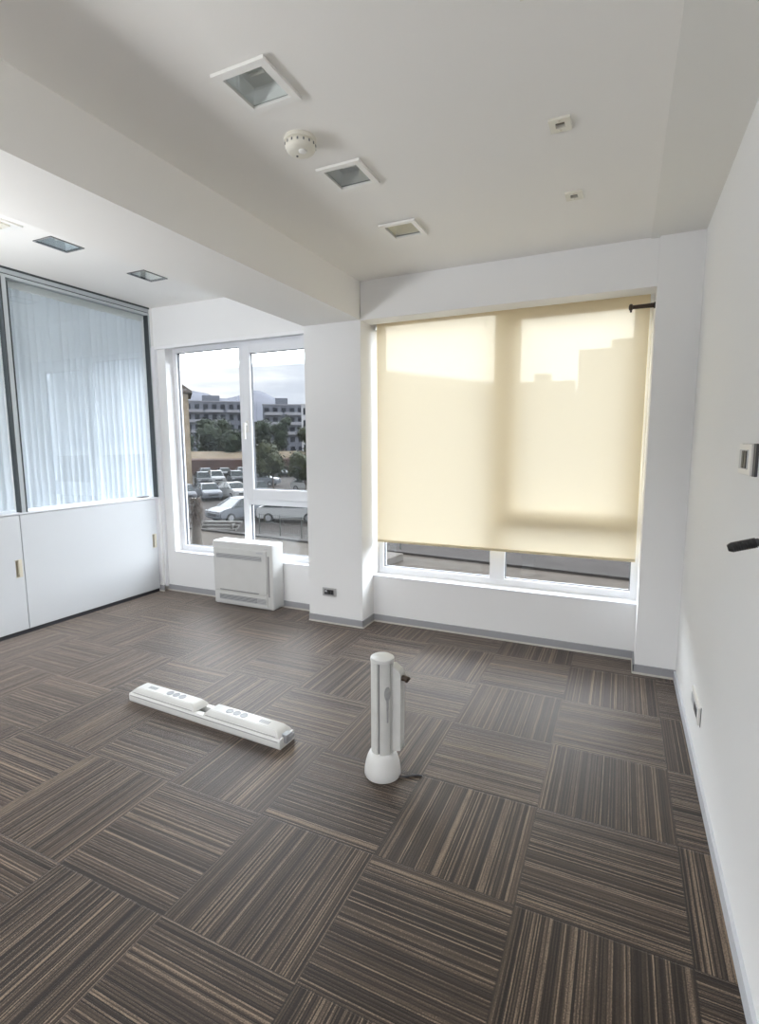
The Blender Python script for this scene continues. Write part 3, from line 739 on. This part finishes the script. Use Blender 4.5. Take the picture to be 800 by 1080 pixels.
# hills
def hill(D, prof, name, lab):
    f = MB(); lo, hi = [], []
    c0 = Vector((-0.37, -3.6, 0))
    for a, h in prof:
        d = Vector((-math.sin(a), math.cos(a), 0))
        lo.append((f.bm.verts.new(c0 + d * D * 0.72 + Vector((0, 0, -4))), f.bm.verts.new(c0 + d * D * 0.86 + Vector((0, 0, h * 0.55)))))
        hi.append((f.bm.verts.new(c0 + d * D + Vector((0, 0, h))), f.bm.verts.new(c0 + d * D * 1.3 + Vector((0, 0, -4)))))
    for i in range(len(prof) - 1):
        for A, B, A2, B2 in ((lo[i][0], lo[i][1], lo[i + 1][0], lo[i + 1][1]), (lo[i][1], hi[i][0], lo[i + 1][1], hi[i + 1][0]), (hi[i][0], hi[i][1], hi[i + 1][0], hi[i + 1][1])):
            f.bm.faces.new((A, A2, B2, B))
    bmesh.ops.recalc_face_normals(f.bm, faces=f.bm.faces[:])
    return struct(f.build(name, M['hill'], None, True), lab)
D = 1500
prof = []
pts = [(-0.6, 40), (0.2, 60), (0.50, 95), (0.575, 100), (0.60, 108), (0.625, 128), (0.65, 148), (0.67, 150), (0.69, 140), (0.72, 132), (0.745, 142), (0.78, 150), (0.81, 146), (0.9, 120), (1.2, 60)]
for i in range(160):
    a = -0.6 + 1.8 * i / 159
    for (a0, h0), (a1, h1) in zip(pts, pts[1:]):
        if a0 <= a <= a1:
            tt = (a - a0) / (a1 - a0); h = h0 + (h1 - h0) * tt; break
    prof.append((a, h + 7 * noise.noise((a * 22, 0.5, 0)) + 3 * noise.noise((a * 70, 2.5, 0))))
hill(D, prof, 'hills', 'hazy blue hills on the horizon')

def building(name, cx, cy, rz, w, dp, z1, nfl, nwin, mat, label, z0=G, balc=True, grp=None, winmat='farwin', hw=1.3, parapet=True):
    o = tag(empty(name, (cx, cy, G), rz), label, 'building', grp)
    h = z1 - z0
    MB().box(-w / 2, w / 2, 0, dp, 0, h).build('walls', mat, o)
    MB().box(-w / 2 - 0.1, w / 2 + 0.1, -0.2, dp + 0.1, h, h + 0.3).build('roof', M['balcony'] if mat is M['concrete'] else mat, o)
    f = MB(); f.box(-w * 0.2, w * 0.1, dp * 0.3, dp * 0.7, h + 0.35, h + 2.2); f.build('stair_head', mat, o)
    fh = h / nfl
    wm = None
    for r in range(nfl):
        zb = r * fh
        if balc and r > 0:
            nb = max(2, nwin // 2); seg = w / nb
            for c in range(nb):
                if (c * 3 + r * 2) % 7 == 0: continue
                xa = -w / 2 + seg * c + 0.25 + 0.5 * ((c + r) % 2); xb = -w / 2 + seg * (c + 1) - 0.25
                f = MB(); f.box(xa, xb, -1.1, 0, zb - 0.1, zb + 0.1); f.box(xa, xb, -1.1, -1.02, zb + 0.1, zb + 0.75); f.build('balcony', M['balcony'], o)
        for c in range(nwin):
            xw = -w / 2 + w * (c + 0.5) / nwin
            if wm is None:
                f = MB(); f.box(-hw / 2, hw / 2, -0.08, 0.05, 0.6, fh - 0.7); wo = f.build('window', M[winmat], o); wm = wo.data
            else:
                wo = bpy.data.objects.new('window', wm); C.objects.link(wo); wo.parent = o
            wo.location = (xw, 0, zb)
    return o
def brg(a, D): return (-0.37 - math.sin(a) * D, -3.6 + math.cos(a) * D)
x, y = brg(0.735, 165); building('apartment_block', x, y, 0.74, 17, 12, 14.4, 6, 7, M['concrete'], 'grey apartment block with balconies seen through the tall clear pane')
x, y = brg(0.612, 150); building('apartment_block', x, y, 0.60, 11.5, 10, 12.6, 6, 5, M['concrete'], 'grey apartment block behind the trees in the opening sash')
x, y = brg(0.545, 130); building('apartment_block', x, y, 0.54, 9, 9, 11.2, 5, 4, M['farwhite'], 'white apartment block next to the column in the opening sash', balc=False)
x, y = brg(0.325, 115); building('apartment_block', x, y, 0.32, 26, 10, 12.5, 5, 8, M['beigefar'], 'low beige block seen dimly through the blind left of its centre', balc=False)
x, y = brg(0.131, 110); building('apartment_block', x, y, 0.13, 11, 10, 13.5, 5, 4, M['beigefar'], 'narrow beige block seen dimly through the blind right of its centre', balc=False)
x, y = brg(-0.008, 100); building('apartment_block', x, y, 0.01, 17, 10, 17.5, 6, 5, M['beigefar'], 'tall beige block seen dimly through the blind near its outer edge', balc=False)
# tan stone house at the window edge
x, y = brg(0.845, 72)
th = tag(empty('stone_house', (x, y, G), 0.80), 'tan stone house with a tiled cornice at the edge of the clear window', 'house')
wd = 9.6
MB().box(-wd / 2, wd / 2, 0, 9, 0, 11.6).build('walls', M['stone'], th)
f = MB(); f.prism([(-wd / 2 - 0.5, 11.6), (wd / 2 + 0.5, 11.6), (wd / 2 + 0.45, 11.85), (wd / 2 - 1.2, 13.0), (-wd / 2 + 1.2, 13.0), (-wd / 2 - 0.45, 11.85)], 'y', -0.5, 9.4); f.build('roof', M['tileroof'], th)
f = MB(); f.box(wd / 2 - 2.6, wd / 2 - 1.0, 1, 3, 12.4, 15.2); f.box(wd / 2 - 2.7, wd / 2 - 0.9, 0.9, 3.1, 15.2, 15.5); f.build('chimney', M['stone'], th)
f = MB(); f.box(-wd / 2, wd / 2, -0.12, 0, 5.2, 5.5); f.build('ledge', M['stone'], th)
for zz in (1.5, 6.3, 9.0):
    for xx in (-2.8, 0.2, 3.4):
        f = MB(); f.box(xx - 0.4, xx + 0.4, -0.06, 0.05, zz, zz + 1.6); f.build('window', M['farwin'], th)

# trees
def crown_mesh(clumps, leaf, n_leaf):
    """a crown of many small leaf faces gathered in clumps (cx,cy,cz,r)"""
    f = MB()
    tot = sum(c[3] ** 2 for c in clumps)
    for cx, cy, cz, r in clumps:
        rr = bmesh.ops.create_icosphere(f.bm, subdivisions=2, radius=r * 0.8)
        for v in rr['verts']:
            k = 1 + 0.35 * noise.noise(v.co * (2.3 / r) + Vector((cx, cy, cz)))
            v.co = v.co * k + Vector((cx, cy, cz))
        for _ in range(int(n_leaf * r * r / tot)):
            d = Vector((random.gauss(0, 1), random.gauss(0, 1), random.gauss(0, 1))).normalized()
            p = Vector((cx, cy, cz)) + d * r * random.uniform(0.75, 1.12)
            a = Vector((random.gauss(0, 1), random.gauss(0, 1), random.gauss(0, 1))).normalized()
            b_ = d.cross(a)
            if b_.length < 0.05: continue
            b_.normalize(); s = leaf * random.uniform(0.6, 1.3)
            f.quad(p - a * s, p + b_ * s * 0.6, p + a * s, p - b_ * s * 0.6)
    return f
def tree(x, y, h, w, mat, label, trunk=0.16, nclump=9, leaf=None, n_leaf=1500, low=0.35, grp='trees around the car park', seed=0):
    random.seed(100 + seed)
    o = tag(empty('tree', (x, y, G)), label, 'tree', grp)
    f = MB(); f.tube([(0, 0, 0), (0.05 * h * random.uniform(-1, 1), 0.02 * h, h * low), (0, 0, h * 0.75)], [trunk, trunk * 0.75, trunk * 0.35], 10)
    for k in range(4):
        a = k * 1.7 + seed; f.tube([(0, 0, h * low * 0.8), (0.25 * w * math.cos(a), 0.25 * w * math.sin(a), h * (low + 0.25))], [trunk * 0.5, trunk * 0.2], 6)
    f.build('trunk', M['bark'], o)
    cl = []
    for k in range(nclump):
        a = random.uniform(0, 2 * PI); q = math.sqrt(random.random()) * w * 0.36; z = h * random.uniform(low + 0.12, 0.88)
        sh = 1 - 0.5 * abs((z / h - (low + 0.35)) / 0.6)
        cl.append((q * math.cos(a) * sh, q * math.sin(a) * sh, z, w * random.uniform(0.2, 0.3)))
    cl.append((0, 0, h * 0.62, w * 0.32))
    crown_mesh(cl, leaf or w * 0.045, n_leaf).build('crown', mat, o)
    return o
TR = [  # bearing, distance, height, width, material, label
    (0.792, 106, 9.0, 5.4, 'leafd', 'dark bushy tree against the corner of the tan stone house'),
    (0.742, 118, 10.6, 9.0, 'leafd', 'broad dark tree at the foot of the grey block, in the tall pane'),
    (0.700, 106, 9.2, 6.0, 'leafd', 'dark round tree in the tall pane close to the mullion'),
    (0.655, 112, 10.4, 6.5, 'leafd', 'dark tree mostly hidden behind the window mullion'),
    (0.618, 104, 12.4, 4.8, 'leafd', 'tall dark green tree in the opening sash next to the mullion'),
    (0.560, 104, 9.4, 6.0, 'leafm', 'olive green tree in front of the white block'),
    (0.508, 100, 10.6, 5.6, 'leafd', 'dark tree partly covered by the column'),
]
for k, (a, D_, h_, w_, mt, lb) in enumerate(TR):
    x, y = brg(a, D_); tree(x, y, h_, w_, M[mt], lb, 0.22, 10, None, 1400, 0.18, seed=k)
x, y = brg(0.634, 57); tree(x, y, 5.0, 4.4, M['leafm'], 'small olive tree growing among the parked cars', 0.10, 9, 0.16, 1500, 0.40, seed=21)
x, y = brg(0.575, 46); tree(x, y, 4.3, 3.2, M['leafm'], 'sparse little tree beside the white car near the column', 0.08, 7, 0.14, 700, 0.45, seed=22)
# shaggy stump by the pavement
st = tag(empty('tree_stump', (-19.0, 15.4, G + 0.12)), 'cut palm stump with a shaggy brown top at the pavement edge', 'stump')
f = MB(); f.tube([(0, 0, 0), (0, 0, 0.7), (0.02, 0, 1.3), (0.02, 0, 2.3)], [0.26, 0.22, 0.23, 0.2], 14); f.build('trunk', M['bark'], st, True)
random.seed(5)
f = MB()
for k in range(420):
    a = random.uniform(0, 2 * PI); z = random.uniform(1.15, 2.35); r0 = 0.2; r1 = random.uniform(0.32, 0.62) * (1 - 0.25 * abs(z - 1.7))
    p0 = Vector((r0 * math.cos(a), r0 * math.sin(a), z)); p1 = Vector((r1 * math.cos(a + 0.2), r1 * math.sin(a + 0.2), z + random.uniform(-0.35, 0.15)))
    t_ = Vector((-math.sin(a), math.cos(a), 0)) * 0.035
    f.quad(p0 - t_, p0 + t_, p1 + t_ * 0.3, p1 - t_ * 0.3)
f.build('dead_fronds', M['shag'], st)
# timber stack and wire fence by the kerb
x, y = -21.6, 19.6
pl = tag(empty('timber_step', (x, y, G), math.radians(20)), 'low grey timber step at the kerb in front of the silver car', 'step')
for k in range(3):
    f = MB(); f.box(-1.2 + 0.1 * k, 1.2 + 0.05 * k, -0.16 + 0.34 * k, 0.16 + 0.34 * k, 0.02 + 0.17 * k, 0.14 + 0.17 * k, 0.01); f.build('board', M['wood'], pl)
f = MB(); f.box(-1.0, -0.9, -0.1, 0.9, 0, 0.4); f.box(0.9, 1.0, -0.1, 0.9, 0, 0.4); f.build('bearer', M['wood'], pl)
fe = tag(empty('wire_fence', (-14.2, 19.4, G), ra), 'low wire fence along the kerb under the opening sash', 'fence')
for k in range(7):
    f = MB(); f.tube([(-4.5 + 1.5 * k, 0, 0), (-4.5 + 1.5 * k, 0, 1.15)], 0.03, 8); f.build('post', M['wire'], fe)
f = MB()
for z in (0.15, 0.65, 1.12): f.tube([(-4.5, 0, z), (4.5, 0, z)], 0.012, 6)
for k in range(61): f.tube([(-4.5 + 0.15 * k, 0, 0.1), (-4.5 + 0.15 * k, 0, 1.14)], 0.006, 4)
f.build('mesh', M['wire'], fe)
sl = MB(); obox(sl, -9.6, 15.4, ra, 2.0, 2.0, G + 0.12, G + 0.42, 0.03); tag(sl.build('concrete_slab', M['slab']), 'raised concrete slab under the blind at its lower corner', 'slab')

# cars
def car_proto(kind='sedan'):
    """shapes of one car, nose towards +x; returns dict of meshes"""
    if kind == 'sedan':
        prof = [(-2.10, 0.42), (-2.14, 0.70), (-2.05, 0.98), (-1.45, 1.04), (1.00, 0.98), (1.75, 0.86), (2.08, 0.70), (2.12, 0.45), (2.02, 0.26), (-2.0, 0.26)]
        cab = [(-1.75, 0.99), (-1.05, 1.44), (-0.1, 1.50), (0.35, 1.44), (1.15, 0.95)]
    elif kind == 'suv':
        prof = [(-2.15, 0.45), (-2.2, 0.8), (-2.15, 1.08), (-1.5, 1.12), (0.95, 1.10), (1.75, 1.00), (2.1, 0.80), (2.15, 0.5), (2.05, 0.30), (-2.05, 0.30)]
        cab = [(-2.08, 1.08), (-1.85, 1.68), (-0.3, 1.76), (0.25, 1.70), (1.10, 1.08)]
    else:
        prof = [(-1.80, 0.42), (-1.84, 0.75), (-1.78, 1.00), (-1.2, 1.03), (0.85, 1.00), (1.55, 0.86), (1.80, 0.68), (1.84, 0.45), (1.75, 0.27), (-1.7, 0.27)]
        cab = [(-1.72, 0.99), (-1.40, 1.42), (-0.2, 1.50), (0.25, 1.44), (1.05, 0.97)]
    W = 0.88
    def shell(pts, w0, wtop, ztop, zb):
        f = MB(); L_, R_ = [], []
        for x_, z_ in pts:
            t_ = max(0, min(1, (z_ - zb) / (ztop - zb))); w = w0 + (wtop - w0) * t_
            L_.append(f.bm.verts.new((x_, -w, z_))); R_.append(f.bm.verts.new((x_, w, z_)))
        n = len(pts); f.bm.faces.new(L_); f.bm.faces.new(list(reversed(R_)))
        for i in range(n): f.bm.faces.new((L_[i], R_[i], R_[(i + 1) % n], L_[(i + 1) % n]))
        bmesh.ops.recalc_face_normals(f.bm, faces=f.bm.faces[:])
        return f
    zt = max(p[1] for p in cab); zb = 0.98
    body = shell(prof, W, W * 0.96, 1.1, 0.5); bmesh.ops.bevel(body.bm, geom=body.bm.edges[:], offset=0.07, segments=2, affect='EDGES', clamp_overlap=True)
    gh = shell(cab, W * 0.93, W * 0.70, zt, zb)
    # roof skin and pillars over the glass house
    rf = MB()
    tops = [p for p in cab if p[1] > zt - 0.12]
    vs = []
    for x_, z_ in tops:
        t_ = (z_ - zb) / (zt - zb); w = (W * 0.93 + (W * 0.70 - W * 0.93) * t_) + 0.012
        vs.append((x_, w, z_ + 0.015))
    for (xa, wa, za), (xb, wb, zb_) in zip(vs, vs[1:]): rf.quad((xa, -wa, za), (xb, -wb, zb_), (xb, wb, zb_), (xa, wa, za))
    def pillar(p, q, th=0.055):
        for s in (-1, 1):
            ta, tb = (p[1] - zb) / (zt - zb), (q[1] - zb) / (zt - zb)
            wa = W * 0.93 + (W * 0.70 - W * 0.93) * ta; wb = W * 0.93 + (W * 0.70 - W * 0.93) * tb
            rf.tube([(p[0], s * wa, p[1]), (q[0], s * wb, q[1])], th, 6)
    pillar(cab[0], cab[1]); pillar(cab[-2], cab[-1]); pillar((-0.35, zb), (-0.40, zt - 0.02), 0.045); pillar(cab[1], cab[2], 0.04); pillar(cab[2], cab[3], 0.04)
    wh = MB(); wh.tube([(0, -0.11, 0), (0, 0.11, 0)], 0.31, 20)
    hub = MB(); hub.tube([(0, -0.125, 0), (0, 0.125, 0)], 0.19, 14)
    hl = MB(); hl.box(-0.05, 0.05, -0.20, 0.20, -0.07, 0.07, 0.02)
    gr = MB(); gr.box(-0.03, 0.03, -0.45, 0.45, -0.09, 0.09, 0.01)
    ax = 1.30 if kind != 'hatch' else 1.15
    nose = prof[6][0]
    def me(mb, nm):
        m_ = bpy.data.meshes.new(nm); mb.bm.to_mesh(m_); mb.bm.free(); return m_
    return dict(body=me(body, 'body'), cabin=me(gh, 'windows'), roof=me(rf, 'roof'), wheel=me(wh, 'wheel'), hub=me(hub, 'hubcap'), lamp=me(hl, 'headlight'), grille=me(gr, 'grille'), ax=ax, nose=nose, zl=prof[6][1])
PROTO = {k: car_proto(k) for k in ('sedan', 'suv', 'hatch')}
def part(name, me, mat, parent, loc=(0, 0, 0)):
    me2 = me.copy(); me2.materials.clear(); me2.materials.append(mat)
    o = bpy.data.objects.new(name, me2); C.objects.link(o); o.parent = parent; o.location = loc; return o
def car(kind, x, y, rz, colour, label):
    p = PROTO[kind]; o = tag(empty('car', (x, y, G), rz), label, 'car', 'cars in the car park')
    m = M['car_' + colour]
    part('body', p['body'], m, o); part('windows', p['cabin'], M['carglass'], o); part('roof', p['roof'], m, o)
    for sx in (-1, 1):
        for sy in (-1, 1):
            w = part('wheel', p['wheel'], M['tyre'], o, (sx * p['ax'], sy * 0.80, 0.31)); part('hubcap', p['hub'], M['headlamp'], w)
    for sy in (-1, 1): part('headlight', p['lamp'], M['headlamp'], o, (p['nose'] - 0.02, sy * 0.62, p['zl'] + 0.02))
    part('grille', p['grille'], M['tyre'], o, (p['nose'] + 0.02, 0, p['zl'] - 0.16))
    return o
def carb(kind, a, D_, face, colour, label):
    x, y = brg(a, D_); car(kind, x, y, a - PI / 2 + face, colour, label)    # face 0: nose towards the room
CARS = [
    ('sedan', 0.698, 36.0, -0.95, 'silver', 'silver car nearest the pavement, half behind the window mullion'),
    ('sedan', 0.603, 34.5, 1.35, 'white', 'white car in the lower pane, side on behind the wire fence'),
    ('sedan', 0.795, 50, 0.15, 'grey', 'grey car above the palm stump in the tall pane'),
    ('sedan', 0.752, 51, 0.2, 'silver', 'pale silver car facing the building, between the grey and the white cars'),
    ('sedan', 0.708, 51.5, 0.45, 'white', 'white car turned aside in the middle row, just behind the nearest silver car'),
    ('hatch', 0.664, 52, 0.2, 'dark', 'dark hatchback mostly behind the mullion in the middle row'),
    ('suv', 0.760, 68, 0.1, 'dark', 'dark high car in the far row nearer the stone house'),
    ('suv', 0.737, 71, 0.15, 'white', 'white high car in the far row between two dark ones'),
    ('suv', 0.702, 70, 0.15, 'dark', 'dark high car in the far row by the mullion'),
    ('sedan', 0.755, 86, 0.1, 'grey', 'grey car at the very back of the car park under the sandy bank'),
    ('sedan', 0.722, 86, 0.1, 'dark', 'dark car at the very back of the car park, one along from the grey'),
    ('sedan', 0.690, 87, 0.1, 'silver', 'silver car at the very back of the car park near the mullion'),
    ('suv', 0.655, 66, 1.2, 'silver', 'silver estate car behind the small olive tree, by the mullion'),
    ('sedan', 0.566, 57, 0.9, 'white', 'large white car next to the column above the transom'),
    ('sedan', 0.545, 73, 0.4, 'green', 'pale green car next to the column, behind the large white one'),
    ('sedan', 0.622, 86, 0.3, 'dark', 'dark car at the back, seen between the small olive tree and mullion'),
    ('sedan', 0.588, 85, 0.3, 'grey', 'grey car at the back, seen past the small olive tree'),
]
for c_ in CARS: carb(*c_)

# ------------------------------------------------------------------ sky and light
w = bpy.data.worlds.new('overcast_sky'); S.world = w; w.use_nodes = True
nt = w.node_tree; nt.nodes.clear(); L = nt.links.new
out = nt.nodes.new('ShaderNodeOutputWorld'); bg = nt.nodes.new('ShaderNodeBackground')
tc = nt.nodes.new('ShaderNodeTexCoord'); sp_ = nt.nodes.new('ShaderNodeSeparateXYZ'); L(tc.outputs['Generated'], sp_.inputs[0])
mp_ = nt.nodes.new('ShaderNodeMapping'); mp_.inputs['Scale'].default_value = (5, 5, 26); L(tc.outputs['Generated'], mp_.inputs[0])
nz_ = nt.nodes.new('ShaderNodeTexNoise'); nz_.inputs['Scale'].default_value = 1.0; nz_.inputs['Detail'].default_value = 4; L(mp_.outputs[0], nz_.inputs['Vector'])
low = ramp(nt, nz_.outputs['Fac'], [(0.36, (0.62, 0.65, 0.74)), (0.50, (0.78, 0.80, 0.87)), (0.62, (0.98, 0.98, 1.0))])
SKY = 12.0; DULL = 3.0
zt_ = mth(nt, 'SUBTRACT', sp_.outputs[2], mth(nt, 'MINIMUM', mth(nt, 'MULTIPLY', mth(nt, 'ADD', sp_.outputs[0], 0.65), 0.10), mth(nt, 'SUBTRACT', 0.011, mth(nt, 'MULTIPLY', mth(nt, 'MINIMUM', mth(nt, 'ADD', sp_.outputs[0], 0.54), mth(nt, 'SUBTRACT', 0.62, sp_.outputs[0])), 0.13))))
fac = nt.nodes.new('ShaderNodeMapRange'); fac.interpolation_type = 'SMOOTHSTEP'
fac.inputs['From Min'].default_value = 0.136; fac.inputs['From Max'].default_value = 0.150; L(zt_, fac.inputs['Value'])
mx = nt.nodes.new('ShaderNodeMix'); mx.data_type = 'RGBA'
L(fac.outputs[0], mx.inputs[0]); L(low, mx.inputs[6])
def smooth(v, a, b_, lo, hi):
    m_ = nt.nodes.new('ShaderNodeMapRange'); m_.interpolation_type = 'SMOOTHSTEP'
    m_.inputs['From Min'].default_value = a; m_.inputs['From Max'].default_value = b_
    m_.inputs['To Min'].default_value = lo; m_.inputs['To Max'].default_value = hi; L(v, m_.inputs['Value']); return m_.outputs[0]
# bright cloud belt over the hills in front of the window wall, duller overhead and behind the building
belt = mth(nt, 'MULTIPLY', smooth(sp_.outputs[2], 0.60, 0.80, 1.0, 0.0), smooth(sp_.outputs[1], -0.25, 0.25, 0.0, 1.0))
bright = mth(nt, 'ADD', DULL, mth(nt, 'MULTIPLY', belt, SKY - DULL))
hi_ = nt.nodes.new('ShaderNodeVectorMath'); hi_.operation = 'SCALE'; hi_.inputs[0].default_value = (0.95, 0.985, 1.05); L(bright, hi_.inputs['Scale'])
L(hi_.outputs[0], mx.inputs[7])
L(mx.outputs[2], bg.inputs[0]); bg.inputs[1].default_value = 1.0; L(bg.outputs[0], out.inputs[0])

def portal(x, y, z, sx, sz, rot):
    l = bpy.data.lights.new('window_portal', 'AREA'); l.shape = 'RECTANGLE'; l.size = sx; l.size_y = sz
    l.cycles.is_portal = True
    o = bpy.data.objects.new('window_portal', l); C.objects.link(o); o.location = (x, y, z); o.rotation_euler = rot
portal((-4.43 + XC) / 2, 0.47, 1.41, 1.74, 2.02, (-PI / 2, 0, 0))
portal((XL + XR) / 2, 0.47, 1.42, 2.0, 2.1, (-PI / 2, 0, 0))
portal(-2.27, YB - 0.21, 1.47, 4.1, 1.96, (PI / 2, 0, 0))
portal(-5.8, 0.47, 1.43, 2.2, 2.04, (-PI / 2, 0, 0))
def window_fill(x, y, z, sx, sz, rot, power, col):  # added lamp at an unseen opening, tops up the sky light indoors
    l = bpy.data.lights.new('added_window_fill', 'AREA'); l.shape = 'RECTANGLE'; l.size = sx; l.size_y = sz; l.energy = power; l.color = col
    o = bpy.data.objects.new('added_window_fill', l); C.objects.link(o); o.location = (x, y, z); o.rotation_euler = rot
window_fill(-2.27, YB - 0.1, 1.47, 4.0, 1.9, (PI / 2, 0, 0), 4, (1.0, 0.985, 0.96))
def added_ceiling_fill(x, y, z, sx, sy, power, col):  # added lamp without a body, out of view, brightens the ceiling
    l = bpy.data.lights.new('added_ceiling_fill', 'AREA'); l.shape = 'RECTANGLE'; l.size = sx; l.size_y = sy; l.energy = power; l.color = col
    o = bpy.data.objects.new('added_ceiling_fill', l); C.objects.link(o); o.location = (x, y, z); o.rotation_euler = (PI, 0, 0)
added_ceiling_fill(-1.1, -4.9, 1.3, 0.5, 2.0, 14, (1.0, 0.985, 0.96))
added_ceiling_fill(-3.95, -4.1, 1.5, 0.9, 3.3, 150, (0.96, 0.98, 1.0))
window_fill(-5.8, 0.40, 1.43, 2.1, 1.9, (-PI / 2, 0, 0), 10, (0.95, 0.98, 1.0))

# ------------------------------------------------------------------ camera
cam = bpy.data.cameras.new('camera'); co = bpy.data.objects.new('camera', cam); C.objects.link(co)
S.camera = co
cam.sensor_fit = 'HORIZONTAL'; cam.sensor_width = 36.0; cam.lens = 549.788 / 800 * 36.0
cam.clip_start = 0.05; cam.clip_end = 5000
yaw, pitch, roll = 0.4338, -0.1274, -0.004
fw = Vector((-math.sin(yaw) * math.cos(pitch), math.cos(yaw) * math.cos(pitch), math.sin(pitch)))
r0 = Vector((math.cos(yaw), math.sin(yaw), 0)); u0 = r0.cross(fw)
r1 = r0 * math.cos(roll) + u0 * math.sin(roll); u1 = u0 * math.cos(roll) - r0 * math.sin(roll)
co.matrix_world = Matrix(((r1.x, u1.x, -fw.x, -0.372), (r1.y, u1.y, -fw.y, -3.6102), (r1.z, u1.z, -fw.z, 1.4698), (0, 0, 0, 1)))

S.view_settings.view_transform = 'Standard'; S.view_settings.look = 'None'
S.view_settings.exposure = 0.28; S.view_settings.gamma = 1.0; S.view_settings.use_curve_mapping = False
try:
    S.cycles.max_bounces = 14; S.cycles.diffuse_bounces = 8; S.cycles.glossy_bounces = 5; S.cycles.transparent_max_bounces = 16
    S.cycles.sample_clamp_indirect = 8.0; S.cycles.caustics_reflective = False; S.cycles.caustics_refractive = False
    S.cycles.use_denoising = True
except Exception: pass
